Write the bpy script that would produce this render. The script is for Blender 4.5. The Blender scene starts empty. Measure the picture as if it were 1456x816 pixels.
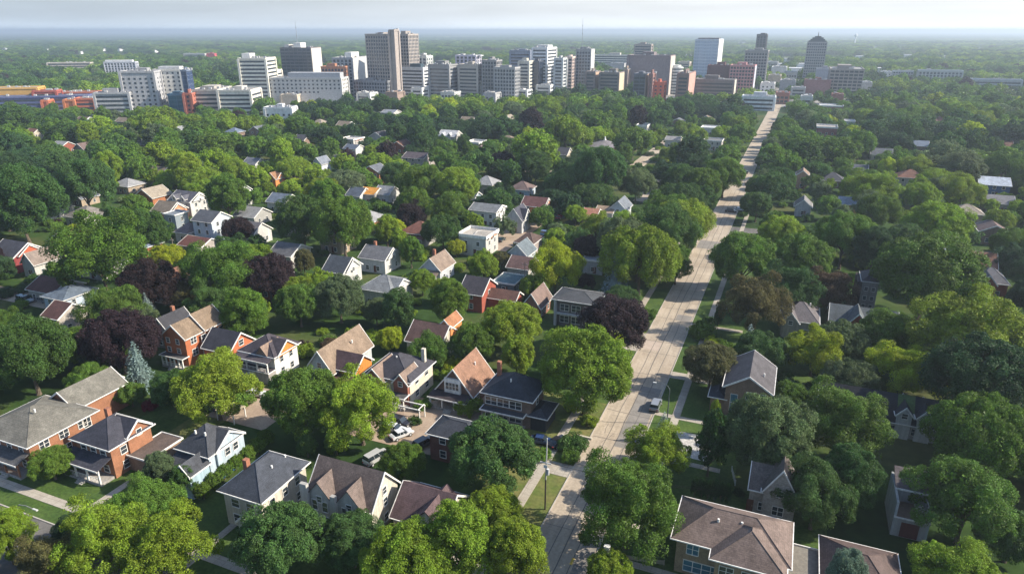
import bpy, math, random
import numpy as np
random.seed(7); RNG = np.random.default_rng(11)
sc = bpy.context.scene
COL = sc.collection
R = math.radians

# ---------------------------------------------------------------- camera
H = 70.0; F = 970.0; CX, CY = 728.0, 408.0
TH = math.atan(364.0 / F)
cam = bpy.data.cameras.new('camera'); camo = bpy.data.objects.new('camera', cam); COL.objects.link(camo)
cam.sensor_width = 36; cam.lens = F / 1456 * 36; cam.clip_start = 0.5; cam.clip_end = 200000
camo.location = (0, 0, H); camo.rotation_euler = (R(90) - TH, 0, 0)
sc.camera = camo

# ---------------------------------------------------------------- sky, sun, exposure
SUN_EL, SUN_AZ = 35.0, 92.0          # azimuth clockwise from +Y (the view direction)
HAZE = 1.9e-4
w = bpy.data.worlds.new('World'); sc.world = w; w.use_nodes = True
nt = w.node_tree; bg = nt.nodes['Background']
sky = nt.nodes.new('ShaderNodeTexSky'); sky.sky_type = 'NISHITA'; sky.sun_disc = False
sky.sun_elevation = R(SUN_EL); sky.sun_rotation = R(SUN_AZ); sky.altitude = 70
sky.air_density = 1.0; sky.dust_density = 0.8; sky.ozone_density = 1.5
bg.inputs[1].default_value = 0.135
# a pale bank of haze low on the sky, brighter towards the sun, with faint streaks of cloud
_n = nt.nodes.new; _l = nt.links.new
_tc = _n('ShaderNodeTexCoord'); _sp = _n('ShaderNodeSeparateXYZ'); _l(_tc.outputs['Generated'], _sp.inputs[0])
_el = _n('ShaderNodeMapRange'); _el.inputs['From Min'].default_value = .0; _el.inputs['From Max'].default_value = .30
_el.inputs['To Min'].default_value = 1; _el.inputs['To Max'].default_value = 0; _el.interpolation_type = 'SMOOTHSTEP'; _l(_sp.outputs['Z'], _el.inputs['Value'])
_lr = _n('ShaderNodeMapRange'); _lr.inputs['From Min'].default_value = -.7; _lr.inputs['From Max'].default_value = .5; _lr.interpolation_type = 'SMOOTHSTEP'; _l(_sp.outputs['X'], _lr.inputs['Value'])
_c = _n('ShaderNodeMix'); _c.data_type = 'RGBA'; _c.inputs[6].default_value = (2.15, 2.5, 2.85, 1); _c.inputs[7].default_value = (4.0, 4.1, 4.15, 1); _l(_lr.outputs[0], _c.inputs['Factor'])
_mp = _n('ShaderNodeMapping'); _mp.inputs['Scale'].default_value = (3.0, 3.0, 34.0); _l(_tc.outputs['Generated'], _mp.inputs[0])
_ns = _n('ShaderNodeTexNoise'); _ns.inputs['Scale'].default_value = 1.6; _ns.inputs['Detail'].default_value = 6; _l(_mp.outputs[0], _ns.inputs['Vector'])
_nr = _n('ShaderNodeMapRange'); _nr.inputs['From Min'].default_value = .35; _nr.inputs['From Max'].default_value = .7; _nr.inputs['To Min'].default_value = .93; _nr.inputs['To Max'].default_value = 1.07; _l(_ns.outputs['Fac'], _nr.inputs['Value'])
_vm = _n('ShaderNodeVectorMath'); _vm.operation = 'SCALE'; _l(_c.outputs[2], _vm.inputs[0]); _e1 = _n('ShaderNodeMath'); _e1.operation = 'MULTIPLY'; _e1.inputs[1].default_value = -130
_e0 = _n('ShaderNodeMath'); _e0.operation = 'MAXIMUM'; _e0.inputs[1].default_value = 0; _l(_sp.outputs['Z'], _e0.inputs[0]); _l(_e0.outputs[0], _e1.inputs[0])
_e2 = _n('ShaderNodeMath'); _e2.operation = 'EXPONENT'; _l(_e1.outputs[0], _e2.inputs[0])
_lo = _n('ShaderNodeMath'); _lo.operation = 'MULTIPLY_ADD'; _lo.inputs[1].default_value = .95; _lo.inputs[2].default_value = 1.0; _lo.use_clamp = False; _l(_e2.outputs[0], _lo.inputs[0])
_mu = _n('ShaderNodeMath'); _mu.operation = 'MULTIPLY'; _l(_nr.outputs[0], _mu.inputs[0]); _l(_lo.outputs[0], _mu.inputs[1]); _l(_mu.outputs[0], _vm.inputs['Scale'])
_m = _n('ShaderNodeMix'); _m.data_type = 'RGBA'; _l(_el.outputs[0], _m.inputs['Factor']); _l(sky.outputs[0], _m.inputs[6]); _l(_vm.outputs[0], _m.inputs[7]); _l(_m.outputs[2], bg.inputs[0])
sl = bpy.data.lights.new('sun', 'SUN'); sl.energy = 4.9; sl.angle = R(0.55); sl.color = (1.0, 0.91, 0.76)
so = bpy.data.objects.new('sun', sl); COL.objects.link(so)
so.rotation_euler = (R(90 - SUN_EL), 0, -R(SUN_AZ) + math.pi)
from mathutils import Vector
sd = Vector((math.sin(R(SUN_AZ)) * math.cos(R(SUN_EL)), math.cos(R(SUN_AZ)) * math.cos(R(SUN_EL)), math.sin(R(SUN_EL))))
so.rotation_euler = sd.to_track_quat('Z', 'Y').to_euler()
so.location = (0, 0, 120)
vs = sc.view_settings; sc.display_settings.display_device = 'sRGB'
vs.view_transform = 'Standard'; vs.look = 'None'; vs.gamma = 1; vs.exposure = 0.86; vs.use_curve_mapping = False
sc.cycles.max_bounces = 6; sc.cycles.diffuse_bounces = 3; sc.cycles.glossy_bounces = 2
sc.cycles.transmission_bounces = 3; sc.cycles.volume_bounces = 0; sc.cycles.transparent_max_bounces = 6
sc.cycles.use_denoising = True

# ---------------------------------------------------------------- photograph geometry -> ground
ct, st = math.cos(TH), math.sin(TH)
def G(px, py, z=0.0):
    X = (px - CX) / F; D = (py - CY) / F
    d = (X, ct - D * st, -st - D * ct); t = (z - H) / d[2]
    return (d[0] * t, d[1] * t)
def PX(x, y, z):
    dy = y; dz = z - H
    dep = dy * ct - dz * st; up = dy * st + dz * ct
    return (CX + F * x / dep, CY - F * up / dep)
AZ = R(22.4); ROT = -AZ
su, cu = math.sin(AZ), math.cos(AZ)
def XY(u, v): return (u * su + v * cu, u * cu - v * su)
def UV(x, y): return (x * su + y * cu, x * cu - y * su)

# ---------------------------------------------------------------- materials
MATS = {}
def nodes(name):
    m = bpy.data.materials.new(name); m.use_nodes = True
    t = m.node_tree; b = t.nodes['Principled BSDF']
    return m, t, b
def mat(col, kind='paint', rough=0.8):
    """procedural material; kind sets the surface texture"""
    key = (tuple(round(c, 3) for c in col), kind)
    if key in MATS: return MATS[key]
    m, t, b = nodes(kind)
    N = t.nodes.new; L = t.links.new
    tc = N('ShaderNodeTexCoord')
    b.inputs['Roughness'].default_value = rough
    c4 = (*col, 1)
    if kind == 'glass':
        b.inputs['Roughness'].default_value = 0.12
        b.inputs['Specular IOR Level'].default_value = 0.8
        n = N('ShaderNodeTexNoise'); n.inputs['Scale'].default_value = 0.9; L(tc.outputs['Object'], n.inputs['Vector'])
        mx = N('ShaderNodeMix'); mx.data_type = 'RGBA'; L(n.outputs['Fac'], mx.inputs['Factor'])
        mx.inputs[6].default_value = (*[c * .6 for c in col], 1); mx.inputs[7].default_value = (*[c * 1.4 for c in col], 1)
        L(mx.outputs[2], b.inputs['Base Color'])
    elif kind == 'carpaint':
        b.inputs['Base Color'].default_value = c4; b.inputs['Roughness'].default_value = 0.3
        b.inputs['Coat Weight'].default_value = 0.6; b.inputs['Metallic'].default_value = 0.2
        n = N('ShaderNodeTexNoise'); n.inputs['Scale'].default_value = 3
        r = N('ShaderNodeMapRange'); r.inputs['To Min'].default_value = .22; r.inputs['To Max'].default_value = .42
        L(tc.outputs['Object'], n.inputs['Vector']); L(n.outputs['Fac'], r.inputs['Value']); L(r.outputs[0], b.inputs['Roughness'])
    else:
        # base mottling at two scales
        n1 = N('ShaderNodeTexNoise'); n1.inputs['Scale'].default_value = {'shingle': 0.55, 'brick': .8, 'stone': .9}.get(kind, .45)
        n1.inputs['Detail'].default_value = 6; L(tc.outputs['Object'], n1.inputs['Vector'])
        n2 = N('ShaderNodeTexNoise'); n2.inputs['Scale'].default_value = {'shingle': 5.5, 'brick': 6, 'stone': 4}.get(kind, 3.0)
        n2.inputs['Detail'].default_value = 3; L(tc.outputs['Object'], n2.inputs['Vector'])
        amp = {'shingle': .42, 'brick': .32, 'stone': .35, 'siding': .14, 'concrete': .25, 'metal': .12}.get(kind, .14)
        ad = N('ShaderNodeMath'); ad.operation = 'ADD'; L(n1.outputs['Fac'], ad.inputs[0]); L(n2.outputs['Fac'], ad.inputs[1])
        mr = N('ShaderNodeMapRange'); mr.inputs['From Min'].default_value = .6; mr.inputs['From Max'].default_value = 1.4
        mr.inputs['To Min'].default_value = 1 - amp; mr.inputs['To Max'].default_value = 1 + amp
        L(ad.outputs[0], mr.inputs['Value'])
        src = mr.outputs[0]
        if kind in ('shingle', 'brick', 'siding', 'stone'):
            sp = N('ShaderNodeSeparateXYZ'); L(tc.outputs['Object'], sp.inputs[0])
            cb = N('ShaderNodeCombineXYZ')
            a2 = N('ShaderNodeMath'); a2.operation = 'ADD'
            L(sp.outputs['X'], a2.inputs[0]); L(sp.outputs['Y'], a2.inputs[1])
            L(a2.outputs[0], cb.inputs['X']); L(sp.outputs['Z'], cb.inputs['Y'])
            bk = N('ShaderNodeTexBrick'); L(cb.outputs[0], bk.inputs['Vector']); bk.inputs['Scale'].default_value = 1
            wd, rh, ms, mc = {'shingle': (.33, .16, .012, .66), 'brick': (.25, .09, .012, 1.25), 'siding': (3.2, .2, .018, .7), 'stone': (.6, .32, .02, .75)}[kind]
            bk.inputs['Brick Width'].default_value = wd; bk.inputs['Row Height'].default_value = rh; bk.inputs['Mortar Size'].default_value = ms
            bk.inputs['Color1'].default_value = (1, 1, 1, 1); v = {'siding': .97}.get(kind, .82); bk.inputs['Color2'].default_value = (v, v, v, 1)
            bk.inputs['Mortar'].default_value = (mc, mc, mc, 1)
            m2 = N('ShaderNodeMath'); m2.operation = 'MULTIPLY'; L(src, m2.inputs[0]); L(bk.outputs['Color'], m2.inputs[1]); src = m2.outputs[0]
        if kind in ('shingle', 'concrete', 'siding', 'paint'):
            # soft streaks of weathering running down the slope
            mp = N('ShaderNodeMapping'); mp.inputs['Scale'].default_value = (2.2, 2.2, .25); L(tc.outputs['Object'], mp.inputs[0])
            n3 = N('ShaderNodeTexNoise'); n3.inputs['Scale'].default_value = 1.0; n3.inputs['Detail'].default_value = 4; L(mp.outputs[0], n3.inputs['Vector'])
            r3 = N('ShaderNodeMapRange'); r3.inputs['From Min'].default_value = .35; r3.inputs['From Max'].default_value = .7
            r3.inputs['To Min'].default_value = .82; r3.inputs['To Max'].default_value = 1.08; L(n3.outputs['Fac'], r3.inputs['Value'])
            m3 = N('ShaderNodeMath'); m3.operation = 'MULTIPLY'; L(src, m3.inputs[0]); L(r3.outputs[0], m3.inputs[1]); src = m3.outputs[0]
        vm = N('ShaderNodeVectorMath'); vm.operation = 'SCALE'; vm.inputs[0].default_value = col; L(src, vm.inputs['Scale'])
        L(vm.outputs[0], b.inputs['Base Color'])
        b.inputs['Specular IOR Level'].default_value = 0.25
    MATS[key] = m
    return m

def leaf_mat(name, transl=.3):
    m, t, b = nodes(name); N = t.nodes.new; L = t.links.new
    at = N('ShaderNodeAttribute'); at.attribute_type = 'INSTANCER'; at.attribute_name = 'tint'
    ge = N('ShaderNodeNewGeometry')
    oi = N('ShaderNodeObjectInfo')
    r1 = N('ShaderNodeMapRange'); r1.inputs['To Min'].default_value = .62; r1.inputs['To Max'].default_value = 1.45
    L(ge.outputs['Random Per Island'], r1.inputs['Value'])
    tc = N('ShaderNodeTexCoord')
    n1 = N('ShaderNodeTexNoise'); n1.inputs['Scale'].default_value = 2.6; n1.inputs['Detail'].default_value = 3
    L(tc.outputs['Object'], n1.inputs['Vector'])
    r2 = N('ShaderNodeMapRange'); r2.inputs['From Min'].default_value = .3; r2.inputs['From Max'].default_value = .7
    r2.inputs['To Min'].default_value = .7; r2.inputs['To Max'].default_value = 1.35; L(n1.outputs['Fac'], r2.inputs['Value'])
    mm = N('ShaderNodeMath'); mm.operation = 'MULTIPLY'; L(r1.outputs[0], mm.inputs[0]); L(r2.outputs[0], mm.inputs[1])
    vm = N('ShaderNodeVectorMath'); vm.operation = 'SCALE'; L(at.outputs['Color'], vm.inputs[0]); L(mm.outputs[0], vm.inputs['Scale'])
    hs = N('ShaderNodeHueSaturation')
    r4 = N('ShaderNodeMapRange'); r4.inputs['To Min'].default_value = .475; r4.inputs['To Max'].default_value = .515
    L(n1.outputs['Fac'], r4.inputs['Value']); L(r4.outputs[0], hs.inputs['Hue']); L(vm.outputs[0], hs.inputs['Color'])
    L(hs.outputs[0], b.inputs['Base Color']); b.inputs['Roughness'].default_value = .55; b.inputs['Specular IOR Level'].default_value = .22
    tr = N('ShaderNodeBsdfTranslucent'); L(hs.outputs[0], tr.inputs['Color'])
    mx = N('ShaderNodeMixShader'); mx.inputs[0].default_value = transl
    L(b.outputs[0], mx.inputs[1]); L(tr.outputs[0], mx.inputs[2]); L(mx.outputs[0], t.nodes['Material Output'].inputs[0])
    return m
LEAF = leaf_mat('foliage', .3); NEEDLE = leaf_mat('needles', .08)
BARK = mat((.12, .095, .07), 'bark')

# ---------------------------------------------------------------- mesh helpers
class MB:
    def __init__(s): s.v = []; s.f = []
    def poly(s, pts, faces):
        o = len(s.v); s.v += [tuple(p) for p in pts]; s.f += [tuple(i + o for i in f) for f in faces]
    def box(s, x0, x1, y0, y1, z0, z1):
        s.poly([(x0, y0, z0), (x1, y0, z0), (x1, y1, z0), (x0, y1, z0), (x0, y0, z1), (x1, y0, z1), (x1, y1, z1), (x0, y1, z1)],
               [(0, 3, 2, 1), (4, 5, 6, 7), (0, 1, 5, 4), (1, 2, 6, 5), (2, 3, 7, 6), (3, 0, 4, 7)])
        return s
    def prism(s, prof, a0, a1, axis):
        """profile [(s,z)] extruded between a0 and a1; axis 'x' means along x (profile in y,z)"""
        n = len(prof)
        P = [((a0, p[0], p[1]) if axis == 'x' else (p[0], a0, p[1])) for p in prof] + \
            [((a1, p[0], p[1]) if axis == 'x' else (p[0], a1, p[1])) for p in prof]
        fs = [tuple(range(n - 1, -1, -1)), tuple(range(n, 2 * n))] + [(i, (i + 1) % n, n + (i + 1) % n, n + i) for i in range(n)]
        s.poly(P, fs); return s
    def tube(s, pts, rads, n=7):
        o = len(s.v); k = len(pts)
        for i, (p, r) in enumerate(zip(pts, rads)):
            a = Vector(pts[max(i - 1, 0)]); b = Vector(pts[min(i + 1, k - 1)]); d = (b - a).normalized()
            q = d.to_track_quat('Z', 'Y')
            for j in range(n):
                t = 2 * math.pi * j / n
                s.v.append(tuple(Vector(p) + q @ Vector((math.cos(t) * r, math.sin(t) * r, 0))))
        for i in range(k - 1):
            for j in range(n):
                s.f.append((o + i * n + j, o + i * n + (j + 1) % n, o + (i + 1) * n + (j + 1) % n, o + (i + 1) * n + j))
        s.f.append(tuple(o + j for j in range(n - 1, -1, -1))); s.f.append(tuple(o + (k - 1) * n + j for j in range(n)))
        return s
    def cyl(s, x, y, z0, z1, r, n=16, r2=None):
        return s.tube([(x, y, z0), (x, y, z1)], [r, r if r2 is None else r2], n)
    def build(s, name, m, parent=None, smooth=False):
        me = bpy.data.meshes.new(name); me.from_pydata(s.v, [], s.f)
        me.materials.append(m)
        if smooth: me.polygons.foreach_set('use_smooth', [True] * len(me.polygons))
        return link(name, me, parent)
def fixn(me):
    import bmesh
    bm = bmesh.new(); bm.from_mesh(me); bmesh.ops.recalc_face_normals(bm, faces=bm.faces); bm.to_mesh(me); bm.free()
def link(name, me, parent=None, loc=(0, 0, 0), rz=0.0):
    o = bpy.data.objects.new(name, me); COL.objects.link(o)
    if parent: o.parent = parent
    o.location = loc
    if rz: o.rotation_euler = (0, 0, rz)
    return o
def tag(o, label, cat, group=None):
    o['label'] = label; o['category'] = cat
    if group: o['group'] = group
    return o
def thing(name, label, cat, x, y, z=0, rz=ROT, group=None):
    o = bpy.data.objects.new(name, None); COL.objects.link(o); o.empty_display_size = .5
    o.location = (x, y, z); o.rotation_euler = (0, 0, rz)
    return tag(o, label, cat, group)
def structure(name, mb, m):
    o = mb.build(name, m); o['kind'] = 'structure'; return o
def box(name, parent, m, *a):
    return MB().box(*a).build(name, m, parent)
# ---------------------------------------------------------------- keep-clear points: what the photo shows between the crowns
KP = []       # px, py, depth Y
FOOT = []     # x, y, radius that no tree trunk may enter
LAND = []     # short description, px, py
def keep_rect(x0, y0, x1, y1, Y, n=5):
    for i in range(n):
        for j in range(n):
            KP.append((x0 + (x1 - x0) * i / (n - 1), y0 + (y1 - y0) * j / (n - 1), Y))

# ---------------------------------------------------------------- the setting: ground, street, walks, lawns
def ground_mat():
    m, t, b = nodes('grass_and_soil'); N = t.nodes.new; L = t.links.new
    tc = N('ShaderNodeTexCoord')
    def noise(s, d=6):
        n = N('ShaderNodeTexNoise'); n.inputs['Scale'].default_value = s; n.inputs['Detail'].default_value = d
        L(tc.outputs['Object'], n.inputs['Vector']); return n
    a = noise(.045); c = noise(.6); cr = N('ShaderNodeValToRGB')
    cr.color_ramp.elements[0].position = .38; cr.color_ramp.elements[0].color = (.022, .045, .012, 1)
    cr.color_ramp.elements[1].position = .62; cr.color_ramp.elements[1].color = (.075, .085, .03, 1)
    e = cr.color_ramp.elements.new(.5); e.color = (.035, .07, .015, 1)
    L(a.outputs['Fac'], cr.inputs[0])
    r = N('ShaderNodeMapRange'); r.inputs['To Min'].default_value = .6; r.inputs['To Max'].default_value = 1.4; L(c.outputs['Fac'], r.inputs['Value'])
    vm = N('ShaderNodeVectorMath'); vm.operation = 'SCALE'; L(cr.outputs[0], vm.inputs[0]); L(r.outputs[0], vm.inputs['Scale'])
    L(vm.outputs[0], b.inputs['Base Color']); b.inputs['Roughness'].default_value = .95; b.inputs['Specular IOR Level'].default_value = .1
    return m
def surf_mat(name, c1, c2, scale, fine=3.0, lo=.8, hi=1.2, joints=None, stain=None):
    m, t, b = nodes(name); N = t.nodes.new; L = t.links.new
    tc = N('ShaderNodeTexCoord')
    n = N('ShaderNodeTexNoise'); n.inputs['Scale'].default_value = scale; n.inputs['Detail'].default_value = 7; L(tc.outputs['Object'], n.inputs['Vector'])
    n2 = N('ShaderNodeTexNoise'); n2.inputs['Scale'].default_value = fine; n2.inputs['Detail'].default_value = 4; L(tc.outputs['Object'], n2.inputs['Vector'])
    mp = N('ShaderNodeMapRange'); mp.inputs['From Min'].default_value = .33; mp.inputs['From Max'].default_value = .67; L(n.outputs['Fac'], mp.inputs['Value'])
    mx = N('ShaderNodeMix'); mx.data_type = 'RGBA'; mx.inputs[6].default_value = (*c1, 1); mx.inputs[7].default_value = (*c2, 1)
    L(mp.outputs[0], mx.inputs['Factor'])
    r = N('ShaderNodeMapRange'); r.inputs['From Min'].default_value = .3; r.inputs['From Max'].default_value = .7
    r.inputs['To Min'].default_value = lo; r.inputs['To Max'].default_value = hi; L(n2.outputs['Fac'], r.inputs['Value'])
    src = r.outputs[0]
    if joints:
        bk = N('ShaderNodeTexBrick'); bk.inputs['Scale'].default_value = 1; bk.offset = 0
        bk.inputs['Brick Width'].default_value, bk.inputs['Row Height'].default_value, bk.inputs['Mortar Size'].default_value, jv = joints
        bk.inputs['Color1'].default_value = (1, 1, 1, 1); bk.inputs['Color2'].default_value = (.86, .86, .86, 1); bk.inputs['Mortar'].default_value = (jv, jv, jv, 1)
        # wobble the joints a little
        wn = N('ShaderNodeTexNoise'); wn.inputs['Scale'].default_value = .35; L(tc.outputs['Object'], wn.inputs['Vector'])
        va = N('ShaderNodeVectorMath'); va.operation = 'SCALE'; L(wn.outputs['Color'], va.inputs[0]); va.inputs['Scale'].default_value = .5
        vb = N('ShaderNodeVectorMath'); L(tc.outputs['Object'], vb.inputs[0]); L(va.outputs[0], vb.inputs[1])
        L(vb.outputs[0], bk.inputs['Vector'])
        m2 = N('ShaderNodeMath'); m2.operation = 'MULTIPLY'; L(src, m2.inputs[0]); L(bk.outputs['Color'], m2.inputs[1]); src = m2.outputs[0]
    if stain:
        mpn = N('ShaderNodeMapping'); mpn.inputs['Scale'].default_value = stain; L(tc.outputs['Object'], mpn.inputs[0])
        n3 = N('ShaderNodeTexNoise'); n3.inputs['Scale'].default_value = 1; n3.inputs['Detail'].default_value = 5; L(mpn.outputs[0], n3.inputs['Vector'])
        r3 = N('ShaderNodeMapRange'); r3.inputs['From Min'].default_value = .35; r3.inputs['From Max'].default_value = .65
        r3.inputs['To Min'].default_value = .9; r3.inputs['To Max'].default_value = 1.06; L(n3.outputs['Fac'], r3.inputs['Value'])
        m3 = N('ShaderNodeMath'); m3.operation = 'MULTIPLY'; L(src, m3.inputs[0]); L(r3.outputs[0], m3.inputs[1]); src = m3.outputs[0]
    vm = N('ShaderNodeVectorMath'); vm.operation = 'SCALE'; L(mx.outputs[2], vm.inputs[0]); L(src, vm.inputs['Scale'])
    L(vm.outputs[0], b.inputs['Base Color']); b.inputs['Roughness'].default_value = .9; b.inputs['Specular IOR Level'].default_value = .2
    return m

g = MB(); S = 70000
g.poly([(-S, -400, 0), (S, -400, 0), (S, S, 0), (-S, S, 0)], [(0, 1, 2, 3)])
structure('ground', g, ground_mat())

# street frame: objects whose local x is v (across) and local y is u (along the main street)
def strip(name, u0, u1, v0, v1, z, m, thick=0.0, n=1):
    mb = MB()
    if thick: mb.box(v0, v1, u0, u1, z - thick, z)
    else: mb.poly([(v0, u0, z), (v1, u0, z), (v1, u1, z), (v0, u1, z)], [(0, 1, 2, 3)])
    o = structure(name, mb, m); o.rotation_euler = (0, 0, ROT); return o
M_CONC = surf_mat('street_concrete', (.36, .295, .225), (.44, .37, .29), .12, 2.2, .86, 1.12, (2.9, 4.6, .03, .88), (1.6, .12, 1))
M_WALK = surf_mat('walk_concrete', (.34, .30, .25), (.42, .38, .32), .4, 4, .88, 1.1, (1.5, 1.5, .03, .6))
M_KERB = surf_mat('kerb_concrete', (.33, .30, .26), (.4, .37, .33), .5, 5, .9, 1.1)
M_ASPH = surf_mat('old_asphalt', (.10, .095, .09), (.15, .14, .13), .2, 3, .85, 1.15, None, (.8, .1, 1))
M_DRIVE = surf_mat('dusty_driveway', (.27, .20, .15), (.36, .28, .21), .25, 2.5, .85, 1.15)
M_LAWN = surf_mat('lawn_grass', (.036, .072, .014), (.065, .105, .022), .3, 2.2, .72, 1.3)
M_LAWN2 = surf_mat('dry_lawn_grass', (.075, .115, .022), (.15, .14, .05), .25, 1.6, .8, 1.25)
M_TAR = mat((.13, .118, .105), 'tar')
M_YEL = mat((.55, .38, .07), 'worn_yellow_paint')
RV0, RV1 = -27.7, -18.6
strip('road', 30, 900, RV0, RV1, .06, M_CONC)
for a, b_ in ((RV0 - .18, RV0), (RV1, RV1 + .18)):
    strip('kerb', 30, 900, a, b_, .16, M_KERB, .14)
# tar-filled joints
tj = MB()
def tarline(p, q, wd, z=.075, wob=.12):
    n = max(2, int(math.dist(p, q) / 5)); pts = []
    for i in range(n + 1):
        t = i / n; pts.append((p[0] + (q[0] - p[0]) * t + random.uniform(-wob, wob), p[1] + (q[1] - p[1]) * t + random.uniform(-wob, wob)))
    for (x0, y0), (x1, y1) in zip(pts, pts[1:]):
        d = math.hypot(x1 - x0, y1 - y0); nx, ny = -(y1 - y0) / d * wd / 2, (x1 - x0) / d * wd / 2
        tj.poly([(x0 + nx, y0 + ny, z), (x0 - nx, y0 - ny, z), (x1 - nx, y1 - ny, z), (x1 + nx, y1 + ny, z)], [(0, 1, 2, 3)])
for v in (-24.9, -23.1, -21.2): tarline((v, 32), (v, 330), .12 if v != -23.1 else .17)
uu = 34.0
while uu < 300:
    k = random.random()
    a, b_ = (RV0 + .2, RV1 - .2) if k > .45 else ((RV0 + .2, -23.1) if k > .2 else (-23.1, RV1 - .2))
    tarline((a, uu + random.uniform(-.7, .7)), (b_, uu), random.uniform(.08, .15), .078)
    uu += random.uniform(5, 11)
for _ in range(10):
    a = random.uniform(40, 110); v = random.uniform(-27, -21); tarline((v, a), (v + random.uniform(-1.5, 2.5), a + random.uniform(1, 4)), .08, .079)
o = structure('road_crack_seal', tj, M_TAR); o.rotation_euler = (0, 0, ROT)
strip('road_paint_mark', 73.2, 74.6, -21.5, -21.1, .082, M_YEL)
# patches where the paving was renewed
M_PATCH = surf_mat('new_concrete_patch', (.36, .29, .24), (.42, .34, .28), .5, 3, .9, 1.1)
M_PATCH2 = surf_mat('old_concrete_patch', (.19, .175, .16), (.24, .22, .2), .5, 3, .9, 1.1)
for (u0, u1, v0, v1, mm) in ((190, 197, -23, -19.2, M_PATCH), (146, 151, -27.4, -23.3, M_PATCH), (166, 170, -22.8, -19, M_PATCH2), (104, 128, -23, -19, M_PATCH2), (62, 84, -20.9, -18.8, M_PATCH2), (232, 242, -27, -19.5, M_PATCH2)):
    strip('road_patch', u0, u1, v0, v1, .068, mm)
# sidewalks
strip('sidewalk', 60, 330, -33.6, -32.0, .10, M_WALK, .08)
strip('sidewalk', 84, 330, -15.2, -13.7, .10, M_WALK, .08)
# the lower-left cross street, its kerb, verge and walk
strip('side_street', 40, 51.2, -260, RV0 - .2, .05, M_ASPH)
strip('kerb', 51.2, 51.4, -260, -40, .15, M_KERB, .13)
strip('sidewalk', 54.3, 55.9, -260, -36, .10, M_WALK, .08)
strip('side_street', 258, 265, RV1 + .3, 160, .05, M_ASPH)
strip('side_street', 335, 344, -330, RV0 - .3, .05, M_CONC)
# lawns
for (u0, u1, v0, v1, mm) in (
    (51.4, 68, -122, -40, M_LAWN), (68, 84, -110, -99, M_LAWN), (64, 80, -73, -60, M_LAWN),
    (60, 86, -40, -27.9, M_LAWN2), (86, 118, -45, -27.9, M_LAWN2), (118, 185, -44, -27.9, M_LAWN), (150, 176, -62, -45, M_LAWN),
    (60, 100, -18.4, 12, M_LAWN), (100, 116, -18.4, -2, M_LAWN), (116, 134, -18.4, 2, M_LAWN), (134, 230, -18.4, 10, M_LAWN),
    (88, 106, -115, -96, M_LAWN2), (109, 118, -66, -55, M_LAWN), (152, 190, -200, -160, M_LAWN)):
    strip('lawn', u0, u1, v0, v1, .03 + .001 * random.random() * 10, mm)
strip('dirt_yard', 89, 106, -70, -44, .045, M_DRIVE)
strip('driveway', 109, 122, -53.5, -50, .05, M_DRIVE)
strip('dirt_yard', 84, 97, -99, -85, .046, M_DRIVE)
strip('lawn', 74, 84, -101, -94, .045, M_LAWN2)
strip('side_street', 109, 116, -230, -170, .05, M_CONC)
strip('dirt_yard', 203, 241, -98, -86, .045, M_DRIVE)
strip('lane', 292, 332, -63, -57, .05, M_CONC)
strip('lane', 332, 480, -84, -76, .05, M_CONC)
strip('lane', 326, 338, -84, -57, .055, M_CONC)
for (u0, u1, v0, v1) in ((67, 69.6, -60, -27.9), (92, 95.5, -44, -27.9), (117.5, 118.8, -18.4, -4), (76, 77.2, -15, 2), (86, 87.3, -18.4, -4), (144, 148.5, -38, -27.9),
                         (152.5, 156, -38, -27.9), (134, 137, -18.4, -8), (164, 165.6, -18.4, -6), (103, 104.2, -18.4, -4.5)):
    strip('front_walk', u0, u1, v0, v1, .085, M_WALK, .06)
strip('front_walk', 51.4, 64.5, -95.2, -93.9, .09, M_WALK, .06)
strip('front_walk', 51.4, 64, -71.6, -70.4, .09, M_WALK, .06)
strip('front_walk', 140, 163, -44.6, -43.2, .09, M_WALK, .06)
strip('gravel_drive', 105.5, 113.5, -13.4, -6.8, .05, surf_mat('white_gravel', (.30, .29, .27), (.55, .53, .5), 1.6, 6, .7, 1.3))
for uu in np.arange(64, 330, 4.0):
    for v in (-26.8, -24.6, -22.4, -20.6):
        x, y = XY(uu, v); p = PX(x, y, 0)
        if uu < 84 and v > -23: continue
        if 84 < uu < 100 and v > -22: continue
        KP.append((p[0], p[1], y))
for (x0, y0, x1, y1, Y) in ((745, 620, 825, 720, 95), (940, 545, 1020, 600, 120), (970, 640, 1040, 690, 95), (40, 690, 130, 715, 84), (565, 585, 640, 620, 115), (345, 575, 380, 600, 115),
    (275, 700, 335, 735, 80), (270, 785, 350, 805, 70), (760, 455, 800, 490, 150), (980, 430, 1010, 500, 150), (235, 590, 290, 620, 110)):
    keep_rect(x0, y0, x1, y1, Y, 4)
for uu in np.arange(330, 760, 24.0):
    for v in (-22.8,):
        x, y = XY(uu, v); p = PX(x, y, 0); KP.append((p[0], p[1], y))
for uu, v in ((294, -61), (300, -58), (310, -60), (322, -60), (335, -66), (334, -74), (400, -80), (430, -80), (460, -80), (478, -81), (208, -92), (215, -92), (225, -90), (236, -90), (112, -215), (112, -200), (112, -188), (300, 6), (312, -4)):
    x, y = XY(uu, v); p = PX(x, y, 0); KP.append((p[0], p[1], y))
keep_rect(1078, 152, 1120, 166, 640, 4); keep_rect(1255, 550, 1330, 590, 130, 5); keep_rect(1268, 668, 1325, 755, 110, 4); keep_rect(960, 470, 1005, 500, 160, 4); keep_rect(1225, 395, 1248, 430, 190, 3); keep_rect(1200, 440, 1265, 465, 175, 4)
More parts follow.
